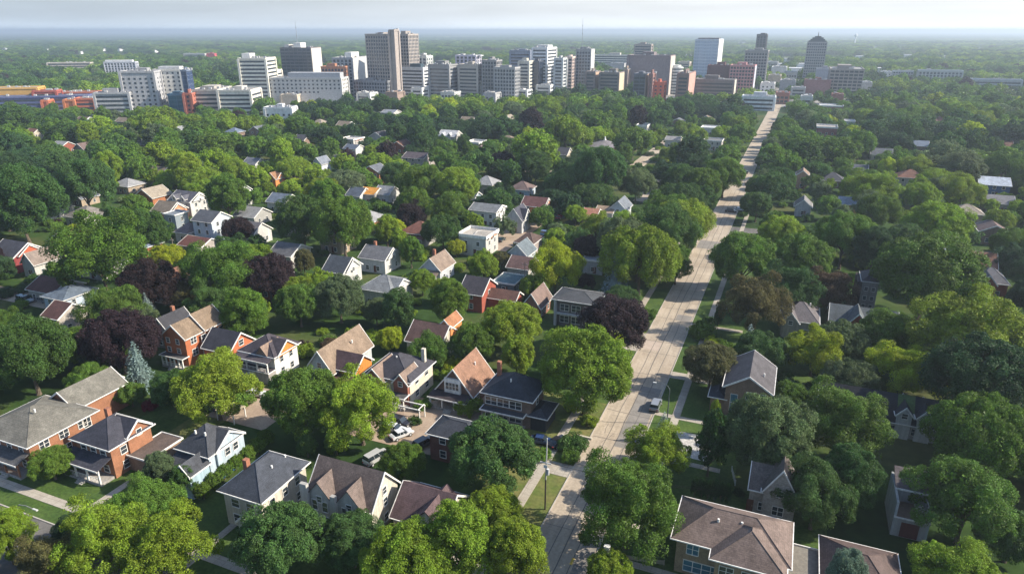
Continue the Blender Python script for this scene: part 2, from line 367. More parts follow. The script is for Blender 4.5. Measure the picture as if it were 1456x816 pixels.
# downtown paving and farther open ground
M_PAVE = surf_mat('downtown_paving', (.20, .19, .18), (.32, .30, .27), .02, .25, .7, 1.3)
def patch(name, pts, z, m):
    mb = MB(); mb.poly([(*G(px, py), z) for px, py in pts], [tuple(range(len(pts)))][:1]); structure(name, mb, m)
patch('downtown_paving', [(-20, 168), (400, 160), (800, 158), (1240, 150), (1300, 118), (1200, 96), (700, 88), (0, 100)], .02, M_PAVE)
M_FIELD = surf_mat('dry_field', (.20, .22, .10), (.34, .33, .2), .004, .05, .8, 1.2)
for pts in ([(1270, 74), (1350, 79), (1360, 83), (1290, 80)], [(1130, 67), (1250, 69), (1250, 71), (1130, 69)], [(80, 96), (160, 94), (160, 99), (80, 100)], [(1380, 110), (1456, 112), (1456, 120), (1380, 118)]):
    patch('field', pts, .05, M_FIELD)
# ---------------------------------------------------------------- houses
WHITE = (.72, .70, .66)
M_TRIM = mat(WHITE, 'paint')
M_PANE = mat((.035, .045, .055), 'glass'); M_PANEB = mat((.06, .16, .22), 'glass')
M_WOOD = mat((.14, .10, .075), 'paint')
_wc = {}
def win_mesh(wd, ht, style):
    k = (round(wd, 2), round(ht, 2), style)
    if k in _wc: return _wc[k]
    f = MB(); t = .09; d0, d1 = -.09, .05
    f.box(-wd / 2 - t, -wd / 2, d0, d1, -t, ht + t); f.box(wd / 2, wd / 2 + t, d0, d1, -t, ht + t)
    f.box(-wd / 2, wd / 2, d0, d1, ht, ht + t); f.box(-wd / 2, wd / 2, d0 - .04, d1, -t, 0)
    n = 1 if wd < 1.5 else (2 if wd < 2.6 else 4)
    for i in range(1, n): x = -wd / 2 + wd * i / n; f.box(x - .05, x + .05, d0 + .02, d1, 0, ht)
    f.box(-wd / 2, wd / 2, d0 + .03, d1, ht * .5 - .03, ht * .5 + .03)
    me = bpy.data.meshes.new('window'); me.from_pydata(f.v, [], f.f); me.materials.append(M_TRIM)
    p = MB(); p.box(-wd / 2, wd / 2, -.03, .04, 0, ht)
    pm = bpy.data.meshes.new('pane'); pm.from_pydata(p.v, [], p.f); pm.materials.append(M_PANEB if style == 'b' else M_PANE)
    _wc[k] = (me, pm); return _wc[k]
def window(root, face, a, z, W, D, wd=1.0, ht=1.35, style='', off=0.0):
    """a = position along the face; face in -y +y -x +x"""
    x, y, rz = {'-y': (a, -D / 2 - off, 0), '+y': (a, D / 2 + off, math.pi), '+x': (W / 2 + off, a, math.pi / 2), '-x': (-W / 2 - off, a, -math.pi / 2)}[face]
    m1, m2 = win_mesh(wd, ht, style)
    w_ = link('window', m1, root, (x, y, z), rz); link('pane', m2, w_)
    return w_
def block(root, x0, x1, y0, y1, ez, rise, kind, wm, rm, z0=0.0, ov=.45, trim=True, t=.22, wall=True, rname='roof', wname='wall', trimm=None):
    """walls plus a roof; kind: gx (ridge along x), gy, hx, hy (hipped), flat, sx (shed falling to -y)"""
    trimm = trimm or M_TRIM
    W, D = x1 - x0, y1 - y0; cx, cy = (x0 + x1) / 2, (y0 + y1) / 2
    roof = None
    if kind in ('gx', 'gy'):
        hw = (D if kind == 'gx' else W) / 2; c = cy if kind == 'gx' else cx
        ax = 'x' if kind == 'gx' else 'y'; s = rise / hw
        if wall:
            wo = MB().prism([(c - hw, z0), (c + hw, z0), (c + hw, ez), (c, ez + rise - .02), (c - hw, ez)], x0 if ax == 'x' else y0, x1 if ax == 'x' else y1, ax).build(wname, wm, root)
            fixn(wo.data)
        lo = ez - ov * s; e0, e1 = (x0, x1) if ax == 'x' else (y0, y1)
        prof = [(c - hw - ov, lo), (c, ez + rise), (c + hw + ov, lo), (c + hw + ov, lo + t), (c, ez + rise + t), (c - hw - ov, lo + t)]
        roof = MB().prism(prof, e0 - ov * .7, e1 + ov * .7, ax).build(rname, rm, root); fixn(roof.data)
        if trim:
            p2 = [(c - hw - ov - .03, lo - .10), (c, ez + rise - .10), (c + hw + ov + .03, lo - .10), (c + hw + ov + .03, lo + t + .03), (c, ez + rise + t + .05), (c - hw - ov - .03, lo + t + .03)]
            for q0, q1 in ((e0 - ov * .7 - .12, e0 - ov * .7 - .003), (e1 + ov * .7 + .003, e1 + ov * .7 + .12)):
                to = MB().prism(p2, q0, q1, ax).build('rake_board', trimm, roof); fixn(to.data)
            for sg in (-1, 1):
                q0 = c + sg * (hw + ov + .035); q1 = q0 + sg * .13
                lo_, hi_ = min(q0, q1), max(q0, q1)
                if ax == 'x': box('gutter', roof, trimm, e0 - ov * .6, e1 + ov * .6, lo_, hi_, lo + .04, lo + t - .02)
                else: box('gutter', roof, trimm, lo_, hi_, e0 - ov * .6, e1 + ov * .6, lo + .04, lo + t - .02)
    elif kind in ('hx', 'hy', 'pyr'):
        if wall: box(wname, root, wm, x0, x1, y0, y1, z0, ez)
        X0, X1, Y0, Y1 = x0 - ov, x1 + ov, y0 - ov, y1 + ov
        hw = min(X1 - X0, Y1 - Y0) / 2
        if kind == 'hx': r0, r1 = (min(X0 + hw, cx), cy), (max(X1 - hw, cx), cy)
        else: r0, r1 = (cx, min(Y0 + hw, cy)), (cx, max(Y1 - hw, cy))
        if kind == 'hx' and r1[0] - r0[0] < .2: r0, r1 = (cx - .4, cy), (cx + .4, cy)
        if kind == 'hy' and r1[1] - r0[1] < .2: r0, r1 = (cx, cy - .4), (cx, cy + .4)
        lo = ez - .05; m_ = MB()
        P = [(X0, Y0, lo), (X1, Y0, lo), (X1, Y1, lo), (X0, Y1, lo), (X0, Y0, lo + t), (X1, Y0, lo + t), (X1, Y1, lo + t), (X0, Y1, lo + t), (*r0, ez + rise + t), (*r1, ez + rise + t)]
        if kind == 'hx': F_ = [(4, 5, 9, 8), (6, 7, 8, 9), (5, 6, 9), (7, 4, 8)]
        else: F_ = [(4, 5, 8), (5, 6, 9, 8), (6, 7, 9), (7, 4, 8, 9)]
        m_.poly(P, [(0, 3, 2, 1), (0, 1, 5, 4), (1, 2, 6, 5), (2, 3, 7, 6), (3, 0, 4, 7)] + F_)
        roof = m_.build(rname, rm, root); fixn(roof.data)
        # hip and ridge caps
        cap = MB()
        for a, b_ in ((4, 8), (7, 8 if kind == 'hx' else 9), (5, 9 if kind == 'hx' else 8), (6, 9), (8, 9)):
            A, B_ = Vector(P[a]), Vector(P[b_])
            if (A - B_).length > .3: cap.tube([tuple(A), tuple(B_)], [.07, .07], 5)
        cap.build('ridge_cap', rm, roof)
        if trim:
            gb = MB(); g0 = .13
            gb.box(X0 - g0, X1 + g0, Y0 - g0, Y0 - .003, lo + .03, lo + t - .02); gb.box(X0 - g0, X1 + g0, Y1 + .003, Y1 + g0, lo + .03, lo + t - .02)
            gb.box(X0 - g0, X0 - .003, Y0, Y1, lo + .03, lo + t - .02); gb.box(X1 + .003, X1 + g0, Y0, Y1, lo + .03, lo + t - .02)
            gb.build('gutter', trimm, roof)
    elif kind == 'flat':
        if wall: box(wname, root, wm, x0, x1, y0, y1, z0, ez)
        roof = box(rname, root, rm, x0 - ov * .4, x1 + ov * .4, y0 - ov * .4, y1 + ov * .4, ez + .004, ez + .25)
        if trim:
            q = ov * .4; pb = MB(); h0, h1 = ez + .1, ez + .25 + rise
            pb.box(x0 - q - .15, x1 + q + .15, y0 - q - .15, y0 - q - .003, h0, h1); pb.box(x0 - q - .15, x1 + q + .15, y1 + q + .003, y1 + q + .15, h0, h1)
            pb.box(x0 - q - .15, x0 - q - .003, y0 - q, y1 + q, h0, h1); pb.box(x1 + q + .003, x1 + q + .15, y0 - q, y1 + q, h0, h1)
            pb.build('parapet', trimm, roof)
    elif kind == 'sx':
        if wall: box(wname, root, wm, x0, x1, y0, y1, z0, ez)
        roof = MB().prism([(y0 - ov, ez + .02), (y1, ez + rise + .02), (y1, ez + rise + t), (y0 - ov, ez + t)], x0 - ov * .6, x1 + ov * .6, 'x').build(rname, rm, root); fixn(roof.data)
        if trim: box('fascia', roof, trimm, x0 - ov * .6 - .05, x1 + ov * .6 + .05, y0 - ov - .12, y0 - ov - .003, ez - .02, ez + t + .02)
    return roof
def chimney(root, roof, x, y, z0, z1, m=None, s=.38):
    c = box('chimney', roof, m or mat((.30, .13, .08), 'brick'), x - s, x + s, y - s, y + s, z0, z1)
    return c
def vent(roof, x, y, z):
    m = MB().cyl(x, y, z - .3, z + .35, .16, 8); m.build('roof_vent', M_TRIM, roof)
def facewins(root, face, W, D, ez, z0=.9, wd=1.0, ht=1.35, sp=2.4, skip=(), style='', off=0.0, span=None, storeys=None):
    L_ = (span or (W if face in ('-y', '+y') else D)) - 1.4
    n = max(1, int(L_ / sp)); st_ = storeys or (3 if ez > 7.6 else (2 if ez > 4.4 else 1)); k = 0
    for s in range(st_):
        z = z0 + s * 2.75
        if z + ht > ez - .15: continue
        for i in range(n):
            a = -L_ / 2 + L_ * (i + .5) / n
            if k not in skip: window(root, face, a, z, W, D, wd, ht, style, off)
            k += 1
def door(root, x, D, z=.3, face='-y', W=0, col=(.12, .05, .03), wd=1.0, ht=2.1):
    p = MB(); M = mat(col, 'paint')
    if face == '-y': d = box('door', root, M, x - wd / 2, x + wd / 2, -D / 2 - .07, -D / 2 + .02, z, z + ht); box('handle', d, mat((.5, .45, .3), 'metal'), x + wd / 2 - .2, x + wd / 2 - .1, -D / 2 - .12, -D / 2 - .072, z + 1, z + 1.1)
    else: d = box('door', root, M, W / 2 - .02, W / 2 + .07, x - wd / 2, x + wd / 2, z, z + ht); box('handle', d, mat((.5, .45, .3), 'metal'), W / 2 + .072, W / 2 + .12, x + wd / 2 - .2, x + wd / 2 - .1, z + 1, z + 1.1)
def porch(root, x0, x1, D, depth, z, rm, post=.12, pm=None, n=None, kind='sx', rise=.9, floor=.5, rail=True):
    pm = pm or M_TRIM; y1 = -D / 2; y0 = y1 - depth
    r = block(root, x0, x1, y0, y1 - .004, z, rise, kind, pm, rm, ov=.3, wall=False, rname='porch_roof')
    n = n or max(2, int((x1 - x0) / 2.6) + 1)
    for i in range(n):
        x = x0 + .2 + (x1 - x0 - .4) * i / (n - 1)
        box('porch_post', root, pm, x - post, x + post, y0 + .15 - post, y0 + .15 + post, floor + .003, z + .01)
    box('porch_floor', root, mat((.30, .28, .26), 'concrete'), x0, x1, y0, y1 - .004, .02, floor)
    if rail:
        rb = MB(); rb.box(x0 + .1, x1 - .1, y0 + .1, y0 + .18, floor + .85, floor + .93)
        k = int((x1 - x0) / .35)
        for i in range(k): x = x0 + .2 + (x1 - x0 - .4) * i / k; rb.box(x, x + .05, y0 + .115, y0 + .165, floor + .004, floor + .85)
        rb.build('porch_railing', pm, root)
    xm = (x0 + x1) / 2; s = MB()
    for i in range(3): s.box(xm - .8, xm + .8, y0 - .3 * (i + 1), y0 - .3 * i - .003, .02, floor - .15 * (i + 1) + .08)
    s.build('porch_steps', mat((.36, .34, .31), 'concrete'), root)
def cross_gable(root, x, w_, y_front, y_back, z0, ez, rise, wm, rm, trim=True, win=True):
    """gable facing -y"""
    r = block(root, x - w_ / 2, x + w_ / 2, y_front, y_back, ez, rise, 'gy', wm, rm, z0=z0, ov=.3, wname='gable_wall', rname='gable_roof', trim=trim)
    if win:
        m1, m2 = win_mesh(.9, 1.0, ''); w2 = link('window', m1, root, (x, y_front, ez - .7), 0); link('pane', m2, w2)
    return r
def side_gable(root, y, d, x_in, x_out, z0, ez, rise, wm, rm, win=True):
    """gable facing +x"""
    r = block(root, x_in, x_out, y - d / 2, y + d / 2, ez, rise, 'gx', wm, rm, z0=z0, ov=.3, wname='gable_wall', rname='gable_roof')
    if win:
        m1, m2 = win_mesh(.9, 1.1, ''); w2 = link('window', m1, root, (x_out, y, ez - .8), math.pi / 2); link('pane', m2, w2)
    return r
def corners(A, B, C, ez):
    a, b_, c = [G(*q, ez) for q in (A, B, C)]
    ua, ub, uc = UV(*a), UV(*b_), UV(*c)
    W = abs(ub[1] - ua[1]); D = abs(uc[0] - ub[0])
    u0 = (ua[0] + ub[0]) / 2; v1 = (ub[1] + uc[1]) / 2
    x, y = XY(u0 + D / 2, v1 - W / 2)
    return x, y, W, D
def house(label, short, A, B, C, ez, cat='house', name='house', kp=True, group=None):
    x, y, W, D = corners(A, B, C, ez)
    r = thing(name, label, cat, x, y, 0, group=group)
    FOOT.append((x, y, max(W, D) * .5 + 2.5))
    p = PX(x, y, ez)
    LAND.append((short, p[0], p[1]))
    if kp:
        for fx in np.linspace(-.46, .46, 5):
            for fy in np.linspace(-.46, .46, 4):
                q = XY(u_ := UV(x, y)[0] + fy * D, UV(x, y)[1] + fx * W); pp = PX(q[0], q[1], ez + 1.0); KP.append((pp[0], pp[1], q[1]))
            for z in (1.5, 4):
                q = XY(UV(x, y)[0] - D / 2, UV(x, y)[1] + fx * W); pp = PX(q[0], q[1], z); KP.append((pp[0], pp[1], q[1]))
        for fy in np.linspace(-.4, .4, 4):
            q = XY(UV(x, y)[0] + fy * D, UV(x, y)[1] + W / 2); pp = PX(q[0], q[1], 3.5); KP.append((pp[0], pp[1], q[1]))
    return r, W, D

SH = lambda c: mat(c, 'shingle')
BR = lambda c: mat(c, 'brick')
SD = lambda c: mat(c, 'siding')
ST = lambda c: mat(c, 'stone')
SLATE = (.060, .064, .075); CHAR = (.038, .042, .052); TAN = (.24, .175, .125); MAUVE = (.165, .125, .108); GREYT = (.17, .16, .135); DKGR = (.09, .09, .095)
ORB = (.27, .125, .07); REDB = (.28, .075, .05); BRNB = (.22, .15, .11); CREAM = (.55, .50, .42)

# 1 long house, lower left
r, W, D = house('long orange brick house with a greyish tan hipped roof at the left edge', 'the long tan-roofed brick house', (-42, 610), (45, 626), (139, 578), 6.0)
rf = block(r, -W / 2, W / 2, -D / 2, D / 2, 5.4, 2.8, 'hy', BR(ORB), SH(GREYT), ov=.6)
facewins(r, '+x', W, D, 5.4, sp=3.4, wd=1.6); facewins(r, '-y', W, D, 5.4)
window(r, '+x', D / 2 - 1.6, 3.2, W, D, 1.3, 1.7); porch(r, -1, W / 2 - .5, D, 2.2, 2.8, SH(DKGR), pm=BR(ORB)); vent(rf, 2, -1, 8.4); door(r, 2, D)
block(r, -W / 2 + 1, W / 2 - 5, D / 2 + .01, D / 2 + 10.5, 5.0, 2.5, 'gy', BR(ORB), SH(GREYT))
# 2
r, W, D = house('brick house with a dark two-toned roof and a screened front porch beside the mown lawn', 'the porch house by the mown lawn', (109, 627), (166, 638), (209, 601), 5.8)
rf = block(r, -W / 2, W / 2, -D / 2, D / 2, 5.8, 2.8, 'hy', BR(ORB), SH((.055, .055, .07)), ov=.6)
facewins(r, '+x', W, D, 5.8, sp=3.0, wd=1.1); facewins(r, '-y', W, D, 5.8, sp=1.9, wd=1.2, storeys=2)
porch(r, -W / 2 - .8, W / 2 - .3, D, 2.6, 3.0, SH((.055, .055, .07)), n=4); side_gable(r, 1.5, 4.5, 0, W / 2 + .35, 3, 6.3, 1.9, BR(ORB), SH((.055, .055, .07)))
door(r, 0, D); chimney(r, rf, -1.5, 1, 7.4, 9.6)
block(r, W / 2 + .01, W / 2 + 4.5, D / 2 - 5, D / 2 + 2, 2.8, .15, 'flat', BR(BRNB), SH(MAUVE))
# 3
r, W, D = house('pale blue house with a slate hipped roof and a narrow gabled blue front bay', 'the pale blue house', (246, 643), (306, 643), (346, 613), 5.6)
rf = block(r, -W / 2, W / 2, -D / 2, D / 2, 5.6, 3.3, 'hy', SD((.42, .50, .56)), SH(SLATE), ov=.5)
facewins(r, '+x', W, D, 5.6, sp=2.4, wd=1.0)
side_gable(r, 1.0, 6.0, 0, W / 2 + .4, 3, 5.8, 2.1, SD((.42, .50, .56)), SH(SLATE), False)
window(r, '+x', 0.2, 3.9, W, D, 1.0, 1.3, off=.4); window(r, '+x', 2.0, 3.9, W, D, 1.0, 1.3, off=.4)
block(r, -W / 2, W / 2 - 3.2, -D / 2 - 3, -D / 2 - .004, 3.6, 1.4, 'sx', SD((.42, .50, .56)), SH(SLATE))
cross_gable(r, W / 2 - 1.6, 2.9, -D / 2 - 4.0, -D / 2 - .01, 0, 4.5, 1.5, SD((.36, .48, .55)), SH(SLATE), win=False)
m1, m2 = win_mesh(.9, 1.7, 'b'); w2 = link('window', m1, r, (W / 2 - 1.6, -D / 2 - 4.0, 2.4), 0); link('pane', m2, w2)
vent(rf, 1.2, -1.5, 8.2); vent(rf, -.8, -1.6, 8.2); box('blue_skirting', r, mat((.06, .16, .34), 'siding'), W / 2 + .003, W / 2 + .12, -D / 2, D / 2, .02, .9)
# 4
r, W, D = house('cream walled house with a plain slate blue hipped roof and a small brick chimney', 'the slate-blue roofed cream house', (315, 699), (374, 711), (435, 657), 6.0)
rf = block(r, -W / 2, W / 2, -D / 2, D / 2, 6.0, 3.2, 'hy', SD(CREAM), SH((.055, .062, .078)), ov=.55)
facewins(r, '+x', W, D, 6, sp=2.6); facewins(r, '-y', W, D, 6, sp=2.3, wd=1.4)
chimney(r, rf, -W / 2 + 1.2, -1, 6.3, 9.2); vent(rf, 1.6, 0, 8.1); vent(rf, 1.6, 3, 8.1)
cross_gable(r, 1.3, 2.6, -D / 2 - 1.4, -D / 2 - .003, 0, 2.5, 1.2, SD((.5, .52, .52)), SH(SLATE), win=False); door(r, 1.3, D + 2.8)
# 5
r, W, D = house('white stucco house with a mauve roof and two tall steep front gables', 'the twin-gabled mauve-roofed house', (434, 702), (531, 720), (569, 681), 5.4)
rf = block(r, -W / 2, W / 2, -D / 2, D / 2, 5.4, 4.0, 'gx', SD(CREAM), SH(MAUVE), ov=.4)
for x in (-W / 2 + 2.6, W / 2 - 3.2):
    cross_gable(r, x, 4.4, -D / 2 - .9, 0, 0, 5.6, 2.7, SD((.48, .46, .42)), SH(MAUVE), trim=False)
box('wall_pier', r, SD((.5, .48, .44)), -W / 2 - .3, -W / 2 + .9, -D / 2 - 1.5, -D / 2 - .91, 0, 7.8); box('wall_pier', r, SD((.5, .48, .44)), W / 2 - 6, W / 2 - 5.2, -D / 2 - 1.5, -D / 2 - .91, 0, 7.0)
window(r, '+x', 0, 5.7, W, D, .9, 1.2); facewins(r, '+x', W, D, 5.4, sp=3.4)
for z in (.8, 3.4):
    for x in (-W / 2 + 1.7, -W / 2 + 3.5, W / 2 - 4.0, W / 2 - 2.3): window(r, '-y', x, z, W, D, .9, 1.7, off=.9)
# 6
r, W, D = house('low house with a plum brown cross gabled roof half buried in trees', 'the plum-roofed low house', (561, 733), (634, 752), (662, 704), 3.6)
rf = block(r, -W / 2, W / 2, -D / 2, D / 2, 3.6, 3.0, 'gx', SD(CREAM), SH((.115, .075, .078)), ov=.5)
cross_gable(r, W / 2 - 2.4, 5.5, -D / 2 - .6, D / 4, 0, 3.7, 2.6, SD(CREAM), SH((.115, .075, .078)), trim=False); facewins(r, '-y', W, D, 3.6)
# 7
r, W, D = house('small dark red brick house with a slate roof behind the yard', 'the small dark brick house', (614, 620), (684, 629), (690, 603), 5.2)
rf = block(r, -W / 2, W / 2, -D / 2, D / 2, 5.2, 1.6, 'hx', BR((.16, .07, .06)), SH((.05, .055, .068)), ov=.5)
facewins(r, '-y', W, D, 5.2, sp=2.6, wd=1.1); door(r, 2.5, D)
# 8
r, W, D = house('dark brown two storey house with rows of white windows under a slate hipped roof', 'the dark hip-roofed house', (686, 559), (756, 568), (775, 544), 6.0)
rf = block(r, -W / 2, W / 2, -D / 2, D / 2, 6.0, 3.0, 'hy', BR((.17, .12, .095)), SH((.045, .05, .062)), ov=.6)
for z in (3.7, .9):
    for x in (-3.3, -.8, 1.7): window(r, '-y', x, z, W, D, 2.3, 1.5)
facewins(r, '+x', W, D, 6, sp=3); chimney(r, rf, -W / 2 + .8, 2, 6, 10); vent(rf, 0, -1.6, 8.4)
block(r, W / 2 + .01, W / 2 + 3, -D / 2, D / 2 - 1.5, 3.0, .8, 'hy', mat((.04, .045, .05), 'siding'), SH(SLATE)); porch(r, -W / 2, W / 2 - 1, D, 1.6, 2.9, SH(SLATE), pm=mat((.2, .19, .18), 'paint'), kind='flat', rise=.1)
# 9
r, W, D = house('steep rust brown gabled house with a white framed attic window over a dark porch', 'the steep rust-roofed house', (622, 551), (671, 561), (699, 530), 3.4)
rf = block(r, -W / 2, W / 2, -D / 2, D / 2, 3.4, 4.8, 'gy', BR((.15, .09, .07)), SH((.27, .15, .10)), ov=.5)
box('bay_frame', r, M_TRIM, -1.9, 1.6, -D / 2 - .5, -D / 2 - .003, 2.9, 6.2); window(r, '-y', -.15, 3.9, W, D, 2.8, 1.5, off=.5)
porch(r, -W / 2 - .6, W / 2, D, 2.4, 2.5, SH((.05, .04, .045)), n=4, kind='sx', rise=.5, rail=False); facewins(r, '+x', W, D, 3.4, sp=3); vent(rf, 1.6, 1.5, 6.8); door(r, 1.2, D)
# 10
r, W, D = house('cream house with several tan and charcoal roof facets and arched white porch trim', 'the cream house with many roof facets', (523, 531), (584, 544), (613, 515), 5.2)
rf = block(r, -W / 2, W / 2, -D / 2, D / 2, 5.2, 3.1, 'hy', SD((.62, .56, .45)), SH((.06, .058, .07)), ov=.5)
cross_gable(r, -W / 2 + 2.3, 4.6, -D / 2 - 1.2, 1, 0, 4.9, 2.3, BR((.26, .12, .08)), SH((.23, .165, .13)))
cross_gable(r, W / 2 - 1.7, 3.2, -D / 2 - .7, 0, 0, 5.0, 1.9, BR((.26, .10, .07)), SH((.23, .165, .13)))
facewins(r, '+x', W, D, 5.2, sp=2.7, wd=1.3); chimney(r, rf, W / 2 - 1, 3, 5, 9, mat(CREAM, 'stone')); vent(rf, 0, -1, 8)
window(r, '-y', -W / 2 + 2.3, 1, W, D, 2.6, 1.6, off=1.2); porch(r, -W / 2, W / 2, D + 1.6, 1.8, 2.6, SH(DKGR), n=5, kind='flat', rise=.05)
# 11
r, W, D = house('tan steep roofed house with a dark side wing ending in a bright orange wall', 'the tan house with the orange wing', (441, 523), (479, 528), (524, 487), 4.4)
rf = block(r, -W / 2, W / 2, -D / 2, D / 2, 4.4, 4.0, 'gy', SD((.45, .48, .48)), SH(TAN), ov=.5)
facewins(r, '-y', W, D, 4.4, sp=1.7); vent(rf, 1.8, 2, 7); window(r, '-y', 0, 4.6, W, D, 1.0, 1.2)
block(r, W / 2 - 2.0, W / 2 + 4.6, -D / 2 + 1.5, -D / 2 + 7.5, 4.6, 2.3, 'gx', mat((.62, .22, .05), 'siding'), SH((.085, .055, .06)), wname='wing_wall', rname='wing_roof')
block(r, W / 2 - .5, W / 2 + 4.0, -D / 2 - .6, -D / 2 + 1.49, 2.7, .6, 'sx', SD(WHITE), SH((.13, .07, .06)), wname='porch_wall', rname='porch_roof'); window(r, '+x', -1.5, 1, W, D, 1, 1.3, off=4.6)
# 12
r, W, D = house('white house with a bright orange triangular gable and a two storey front porch', 'the white house with the orange gable', (343, 499), (392, 507), (422, 487), 5.6)
rf = block(r, -W / 2, W / 2, -D / 2, D / 2, 5.6, 2.8, 'hy', SD((.66, .66, .64)), SH((.07, .06, .07)), ov=.6)
side_gable(r, 0, 6, 0, W / 2 + .5, 5.2, 5.7, 2.3, mat((.62, .22, .05), 'siding'), SH((.07, .06, .07)), False)
cross_gable(r, 1.6, 3.2, -D / 2 - .5, 1, 5, 5.5, 2.1, SD((.3, .2, .15)), SH((.24, .17, .13)), trim=False, win=False)
facewins(r, '+x', W, D, 5.6, sp=2.7); porch(r, -W / 2, W / 2, D, 2.2, 5.0, SH((.07, .06, .07)), n=4, rise=.5, floor=2.7); porch(r, -W / 2, W / 2, D + .02, 2.2, 2.6, SH((.07, .06, .07)), n=4, kind='flat', rise=.02, floor=.3, rail=False)
window(r, '-y', -1.8, 3.2, W, D, 2.2, 1.4); door(r, 1.5, D, .31)
# 12b
r, W, D = house('dark slate gabled house with a red rimmed gable end, beside an orange gabled house', 'the red-rimmed slate house', (297, 494), (334, 502), (352, 480), 4.6)
rf = block(r, -W / 2, W / 2, -D / 2, D / 2, 4.6, 3.0, 'gx', BR((.42, .13, .06)), SH((.05, .05, .062)), ov=.5)
facewins(r, '+x', W, D, 4.6, sp=2.6); window(r, '+x', 0, 4.7, W, D, 1.3, 1.3, style=''); facewins(r, '-y', W, D, 4.6)
# 13
r, W, D = house('long three storey house of brown and orange brick under a stepped tan roof', 'the long orange brick house', (226, 475), (260, 480), (322, 455), 7.2)
rf = block(r, -W / 2, W / 2, -D / 2, -D / 2 + 5.2, 7.2, 2.6, 'gy', BR((.36, .12, .055)), SH((.22, .16, .11)), ov=.4)
block(r, -W / 2, W / 2 + .5, -D / 2 + 5.21, D / 2, 7.4, 3.0, 'gy', mat((.48, .175, .06), 'brick'), SH((.22, .16, .11)), ov=.4)
for z in (.9, 3.3, 5.5):
    for x in (-1.9, .9): window(r, '-y', x, z, W, D, .9, 1.1)
for y, z in ((-D / 2 + 2.2, 5.2), (-D / 2 + 2.2, 2.4)): window(r, '+x', y, z, W, D, 1.5, 1.5)
for y in (-1, 1.6, 4.2): window(r, '+x', y, 4.9, W, D, 1.2, 1.5, off=.5); window(r, '+x', y, 1.5, W, D, 1.2, 1.5, off=.5)
porch(r, -W / 2, W / 2, D, 1.6, 2.7, SH(DKGR), n=6, kind='flat', rise=.05); block(r, W / 2 + .51, W / 2 + 3, 2, 6, 4, .8, 'sx', SD(CHAR), SH(CHAR), wname='annex_wall', rname='annex_roof')
# 13b
r, W, D = house('charcoal roofed house just behind the long orange brick house', 'the charcoal roof by the orange brick house', (222, 466), (238, 470), (263, 452), 5.0)
rf = block(r, -W / 2, W / 2 + 1, -D / 2, D / 2, 5, 2.6, 'gy', SD((.3, .28, .26)), SH((.05, .05, .058)), ov=.5); chimney(r, rf, -1, 2, 6, 8.4); facewins(r, '-y', W, D, 5)
# 14
r, W, D = house('brown broad roof with a small orange dormer among trees', 'the brown roof with the orange dormer', (583, 485), (634, 491), (645, 468), 4.2)
rf = block(r, -W / 2, W / 2, -D / 2, D / 2, 4.2, 3.0, 'gx', SD(CREAM), SH((.115, .07, .062)), ov=.5)
block(r, 1.5, 4.5, 0.6, D / 2 + 2, 6.6, 1.6, 'gy', mat((.62, .25, .09), 'siding'), SH((.35, .16, .08)), z0=4, ov=.25, wname='dormer_wall', rname='dormer_roof'); facewins(r, '-y', W, D, 4.2)
# 15
r, W, D = house('red brick house with a slate roof, its yellowish gable end touching a low brick wing', 'the red brick house at the centre', (657, 416), (690, 419), (702, 402), 5.2)
rf = block(r, -W / 2, W / 2, -D / 2, D / 2, 5.2, 3.0, 'gx', BR(REDB), SH((.06, .055, .065)), ov=.5)
facewins(r, '-y', W, D, 5.2, sp=2.8); window(r, '+x', 0, 3.6, W, D, 1, 1.4)
block(r, W / 2 + .02, W / 2 + 8, -1, 4, 3.4, 1.6, 'gx', BR(REDB), SH((.14, .075, .06)), wname='wing_wall', rname='wing_roof')
r, W, D = house('tan gabled cottage with brown brick walls left of the pale columned house', 'the tan gabled cottage', (744, 432), (766, 437), (783, 421), 3.8)
rf = block(r, -W / 2, W / 2, -D / 2, D / 2, 3.8, 3.2, 'gy', BR((.24, .12, .09)), SH((.20, .14, .12)), ov=.5); facewins(r, '+x', W, D, 3.8); facewins(r, '-y', W, D, 3.8)
# 16
r, W, D = house('square dark house with a low charcoal hipped roof and pale corner columns', 'the square columned house', (789, 426), (846, 431), (857, 417), 7.0)
rf = block(r, -W / 2, W / 2, -D / 2, D / 2, 7.0, 1.2, 'hx', BR((.13, .11, .10)), SH((.075, .078, .085)), ov=.9)
for x in (-2.6, .4, 3.4):
    for z in (1.0, 4.1): window(r, '-y', x, z, W, D, 2.2, 1.7)
for x in (-W / 2 + .1, W / 2 - .1): box('column', r, mat((.42, .42, .42), 'paint'), x - .35, x + .35, -D / 2 - .75, -D / 2 - .1, 0, 6.95)
box('balcony', r, mat((.45, .44, .42), 'concrete'), -W / 2 + .5, W / 2 - .5, -D / 2 - 1.1, -D / 2 - .01, 3.3, 3.6); facewins(r, '+x', W, D, 7, sp=3)
# 17
r, W, D = house('brick house with a slate and mauve gable roof and a tall blue window', 'the brick house with the tall blue window', (1028, 549), (1092, 556), (1104, 520), 6.4)
rf = block(r, -W / 2, W / 2, -D / 2, D / 2, 6.4, 2.6, 'gy', BR(BRNB), SH((.095, .088, .095)), ov=.55)
window(r, '-y', -W / 2 + 1.7, 1.2, W, D, 1.2, 3.6, style='b'); window(r, '-y', .6, 4.2, W, D, 1.6, 1.5); window(r, '-y', 2.7, 4.2, W, D, 1.0, 1.5); window(r, '-y', 1.2, 1.1, W, D, 1.6, 1.5)
facewins(r, '-x', W, D, 6.4, sp=3); vent(rf, 2.5, -2, 8); door(r, 3.0, D)
block(r, -W / 2 - 2.6, -W / 2 - .01, -D / 2 + .5, D / 2 - 3, 3.2, .6, 'hy', BR(BRNB), SH((.05, .055, .07)), wname='side_porch_wall', rname='side_porch_roof')
